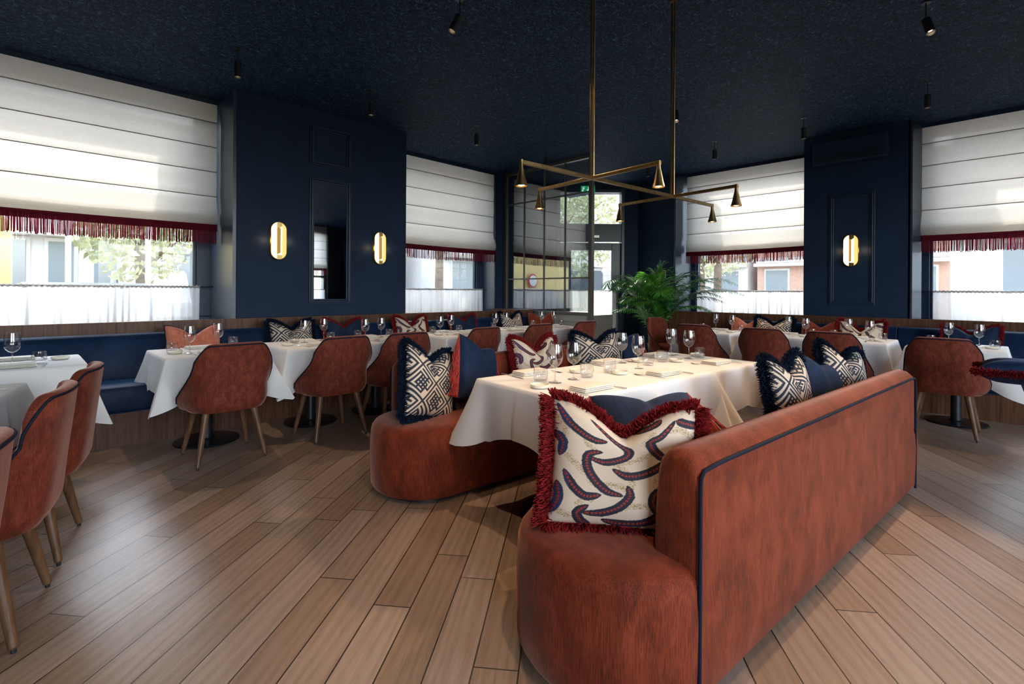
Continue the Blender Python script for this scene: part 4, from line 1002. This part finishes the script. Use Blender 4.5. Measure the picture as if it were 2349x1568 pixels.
# ------------------------------------------------------------------ street outside
M['asphalt'] = simple('street_asphalt', (.32,.32,.32), .8, var=.15, scale=2)
M['pave'] = simple('pavement_stone', (.5,.48,.45), .8, var=.1, scale=3)
M['cream'] = simple('cream_render', (.74,.68,.56), .8, var=.05, scale=2)
M['palew'] = simple('pale_render', (.78,.76,.73), .8, var=.05, scale=2)
M['brickp'] = simple('pink_brick', (.6,.38,.28), .8, var=.12, scale=6)
M['dglass'] = simple('shop_glass', (.30,.33,.34), .15)
M['cwhite'] = simple('white_vehicle_paint', (.8,.8,.8), .3)
M['cgrey'] = simple('grey_car_paint', (.12,.14,.17), .25)
M['cyel'] = simple('yellow_vehicle_paint', (.80,.60,.22), .35)
M['cred'] = simple('red_vehicle_paint', (.6,.05,.04), .35)
M['rubber'] = simple('tyre_rubber', (.02,.02,.02), .8)
M['bark'] = simple('tree_bark', (.20,.15,.11), .9, var=.3, scale=8)
M['leafg'] = simple('street_leaf_green', (.50,.52,.30), .6, var=.3, scale=2)
M['leafa'] = simple('street_leaf_autumn', (.60,.48,.32), .6, var=.3, scale=2)
g = tag(MB().box(-60,70,6.76,80,-.25,-.14).box(8.95,70,-50,6.76,-.25,-.14).build('street', M['asphalt'], ang=0), None, None); struct(g); g.name = 'ground'
g = MB().box(-60,13,6.76,11,-.14,-.04).box(8.95,13,-50,6.76,-.14,-.04).build('pavement', M['pave'], ang=0); struct(g)
def building(label, x0, x1, y0, y1, h, wall, nx, ny, face, shop=True, arch=False):
    th = thing('building', label, 'building', (0,0,0)); b = MB().box(x0,x1,y0,y1,-.1,h); b.build('wall', wall, th, ang=0)
    def bx(m, s0, s1, z0, z1, d):
        if face == 'y': m.box(s0,s1,y0-d,y0+.02,z0,z1)
        else: m.box(x0-d,x0+.02,s0,s1,z0,z1)
    a, c = (x0,x1) if face == 'y' else (y0,y1)
    for i in range(nx):
        s = a + (c-a)*(i+.5)/nx; w_ = (c-a)/nx*.27
        for j in range(ny):
            z = (.3 if j == 0 and shop else 1.0+j*3.1); hh = 2.5 if j == 0 and shop else 1.7
            m = MB(); bx(m, s-w_-.1, s+w_+.1, z-.1, z+hh+.12, .06); fr = m.build('window_frame', M['palew'], th, ang=0)
            m = MB(); bx(m, s-w_, s+w_, z, z+hh, .08); m.build('window_glass', M['dglass'], fr, ang=0)
    m = MB(); bx(m, a, c, 2.95, 3.15, .7); m.build('awning', M['cream'], th, ang=0)
    m = MB(); bx(m, a, c, 3.2, 3.5, .25); m.build('cornice', M['palew'], th, ang=0)
    return th
building('cream building across the street, left of the front-left window', -26,-4,19,28,7.5, M['cream'], 7, 2, 'y')
building('pale office building with dark shopfronts seen under the front-left blind', -3,14,22,30,7.5, M['palew'], 15, 2, 'y')
building('white house with tall windows behind the street tree, second left window', 15,29,20,30,9, M['palew'], 5, 2, 'y')
building('pale ornate house far beyond the window behind the palm', 34,44,12,27,10, M['palew'], 6, 3, 'x', False)
building('brick and stone house beyond the palm window', 34,44,2,11.4,9, M['brickp'], 4, 3, 'x', False)
building('plain white building outside the far right window', 21,30,-14,1.2,8, M['palew'], 3, 1, 'x')
def tree(label, x, y, h, r, lm, seed, nl=2600, ls=.11):
    th = thing('street_tree', label, 'tree', (x,y,-.1)); rnd = random.Random(seed); m = MB()
    m.tube([(0,0,0),(.03,0,h*.3),(-.02,.03,h*.55),(0,0,h*.85)], [.13,.10,.07,.02], 9); tips = []
    for k in range(12):
        a = rnd.random()*6.28; z0 = h*rnd.uniform(.32,.7); e = Vector((cos(a)*r*.75, sin(a)*r*.75, z0+h*.22)); m.tube([(0,0,z0), (e.x*.5,e.y*.5,z0+h*.13), e], [.045,.025,.01], 6); tips.append(e)
    m.build('trunk', M['bark'], th); f = MB()
    for _ in range(nl):
        a = rnd.random()*6.28; q = rnd.uniform(-1,1); rr = rnd.random()**.4; s = math.sqrt(1-q*q)
        c = Vector((cos(a)*s*r*rr, sin(a)*s*r*rr, h*.66+q*h*.36*rr)); u = Vector((rnd.gauss(0,1),rnd.gauss(0,1),rnd.gauss(0,1))).normalized(); v = u.cross(Vector((rnd.gauss(0,1),rnd.gauss(0,1),rnd.gauss(0,1)))).normalized()
        s_ = ls*rnd.uniform(.6,1.2); f.add([c-u*s_, c+v*s_*.5, c+u*s_, c-v*s_*.5], [(0,1,2,3)])
    f.build('crown', lm, th, ang=0)
tree('street tree with pale leaves behind the front-left window', 2.1, 15.2, 5.0, 1.5, M['leafg'], 1)
tree('golden street tree seen through the second left window', 7.7, 10.4, 8.6, 2.5, M['leafa'], 2, 4200, .15)
tree('yellow green tree seen through the entrance door and transom', 15.2, 12.2, 6.2, 2.2, M['leafg'], 3, 4200)
tree('green street tree beyond the window behind the palm', 18.5, 8.2, 6.0, 2.4, M['leafg'], 4, 3600)
tree('stout trunked tree beyond the window behind the palm', 13.6, 5.6, 7.0, 2.2, M['leafa'], 5, 2600)
def car(label, loc, rz, paint, L=4.2, h=1.5, van=False, name='car'):
    th = thing(name, label, 'van' if van else 'car', loc, rz); w_ = .88
    if van: pr = [(-L/2,.35),(-L/2,1.0),(-L/2+.35,1.15),(-L/2+.9,h-.1),(-L/2+1.2,h),(L/2-.1,h),(L/2,h-.15),(L/2,.35)]
    else: pr = [(-L/2,.35),(-L/2,.75),(-L/2+.9,.9),(-L/2+1.5,h-.06),(-L/2+1.9,h),(L/2-1.2,h),(L/2-.4,.98),(L/2,.9),(L/2,.35)]
    MB().rings([[(x,y*(1 if z < 1 else .93),z) for x,z in pr] for y in (-w_,-w_+.08,w_-.08,w_)]).build('body', paint, th, ang=30, bevel=.05, segs=3)
    m = MB()
    for y in (-w_-.004, w_+.004):
        q = [(-L/2+1.25,.95),(-L/2+1.7,h-.15),(L/2-1.2 if not van else -L/2+2.2,h-.15),(L/2-.75 if not van else -L/2+2.2,.98)]
        m.add([(x,y*(.985),z) for x,z in q], [(0,1,2,3)])
    m.build('side_window', M['dglass'], th, ang=0)
    for x in (-L/2+.75, L/2-.75):
        for y in (-1,1):
            wl = MB().lathe([(0,-.09),(.30,-.09),(.33,-.05),(.33,.05),(.30,.09),(0,.09)], 20); wl.v = [(a_+x, c_+y*.82, b_+.33) for a_, b_, c_ in wl.v]; wl.build('wheel', M['rubber'], th)
    return th
car('grey car roof seen just above the front-left cafe curtain', (.8,10.9,-.14), R(90), M['cgrey'])
car('white roofed van outside the front-left window', (2.95,19.2,-.14), R(90), M['cwhite'], 3.4, 2.0, True, 'van')
yv = car('yellow van at the left edge of the front-left window', (-3.1,13.2,-.14), 0, M['cyel'], 6.0, 2.7, True, 'van')
MB().lathe([(0,0),(.24,0),(.26,.02),(.26,.03),(0,.03)], 32).build('round_emblem', M['cred'], yv, loc=(1.9,-.9,1.8)).rotation_euler = (R(90),0,0)
MB().lathe([(0,0),(.19,0),(.20,.02),(0,.025)], 32).build('round_emblem_centre', M['cwhite'], yv, loc=(1.9,-.93,1.8)).rotation_euler = (R(90),0,0)
car('dark van seen through the glass of the entrance door', (17.5,15.2,-.14), R(-45), M['cgrey'], 5.0, 2.4, True, 'van')
for x, y, lb in ((.72,13.9,'left'),(1.95,13.0,'right')):
    tag(MB().lathe([(.05,0),(.05,3.8),(.03,4.2),(0,4.22)], 14).build('street_pole', M['palew'], loc=(x,y,-.1)), 'thin pale street pole, the %s one outside the front-left window' % lb, 'pole', 'street poles')

# ------------------------------------------------------------------ light, sky and camera
wd = bpy.data.worlds.new('world'); bpy.context.scene.world = wd; wd.use_nodes = True; nt = wd.node_tree
bg = nt.nodes['Background']; sky = nt.nodes.new('ShaderNodeTexSky'); sky.sky_type = 'NISHITA'; sky.sun_disc = False
sky.sun_elevation = R(38); sky.sun_rotation = R(45); sky.air_density = 1.2; sky.dust_density = 3.0; sky.ozone_density = 1.2
hs = nt.nodes.new('ShaderNodeHueSaturation'); hs.inputs['Saturation'].default_value = .55
nt.links.new(sky.outputs[0], hs.inputs['Color']); nt.links.new(hs.outputs[0], bg.inputs[0]); bg.inputs[1].default_value = 2.1
sun = bpy.data.lights.new('sun', 'SUN'); sun.energy = 11.0; sun.color = (1,.92,.8); sun.angle = R(1.2)
so = bpy.data.objects.new('sun', sun); C.objects.link(so); so.rotation_euler = Vector((-.50,-.52,-.56)).to_track_quat('-Z','Y').to_euler()
def portal(c, w_, h_, d):
    L = bpy.data.lights.new('portal', 'AREA'); L.shape = 'RECTANGLE'; L.size = w_; L.size_y = h_; L.cycles.is_portal = True
    o = bpy.data.objects.new('portal', L); C.objects.link(o); o.location = c; o.rotation_euler = Vector(d).to_track_quat('-Z','Y').to_euler()
portal((.14,6.70,2.14), 2.85, 2.3, (0,-1,0)); portal((4.75,6.72,2.14), 2.2, 2.3, (0,-1,0))
portal((8.2,-.4,2.14), 2.3, 2.3, (-1,0,0)); portal((8.62,2.95,2.14), 2.0, 2.3, (-1,0,0))
pe = on_e(.9,-.3); portal((pe[0],pe[1],1.7), 1.2, 3.1, (-1,-1,0)); portal((6.4,-4.5,2.0), 1.2, 2.2, (0,1,0)); portal((-1.5,-4.5,1.95), 3.3, 2.7, (0,1,0)); portal((2.9,-4.5,1.95), 3.0, 2.7, (0,1,0))

cam = bpy.data.cameras.new('camera'); co = bpy.data.objects.new('camera', cam); C.objects.link(co)
cam.sensor_fit = 'HORIZONTAL'; cam.sensor_width = 36; cam.lens = 36*1130/2349; cam.shift_y = -(784-669)/2349; cam.clip_start = .05
co.location = (0,0,1.25)
co.matrix_world = Matrix.Translation((0,0,1.25)) @ Matrix.Rotation(R(-45),4,'Z') @ Matrix.Rotation(R(90),4,'X') @ Matrix.Rotation(.006,4,'Z')
sc = bpy.context.scene; sc.camera = co
sc.view_settings.view_transform = 'Standard'; sc.view_settings.look = 'None'; sc.view_settings.gamma = 1; sc.view_settings.exposure = .62
cy = sc.cycles; cy.max_bounces = 7; cy.diffuse_bounces = 4; cy.glossy_bounces = 4; cy.transmission_bounces = 6; cy.transparent_max_bounces = 24
cy.caustics_reflective = False; cy.caustics_refractive = False; cy.sample_clamp_indirect = 6; cy.use_denoising = True; cy.blur_glossy = .5
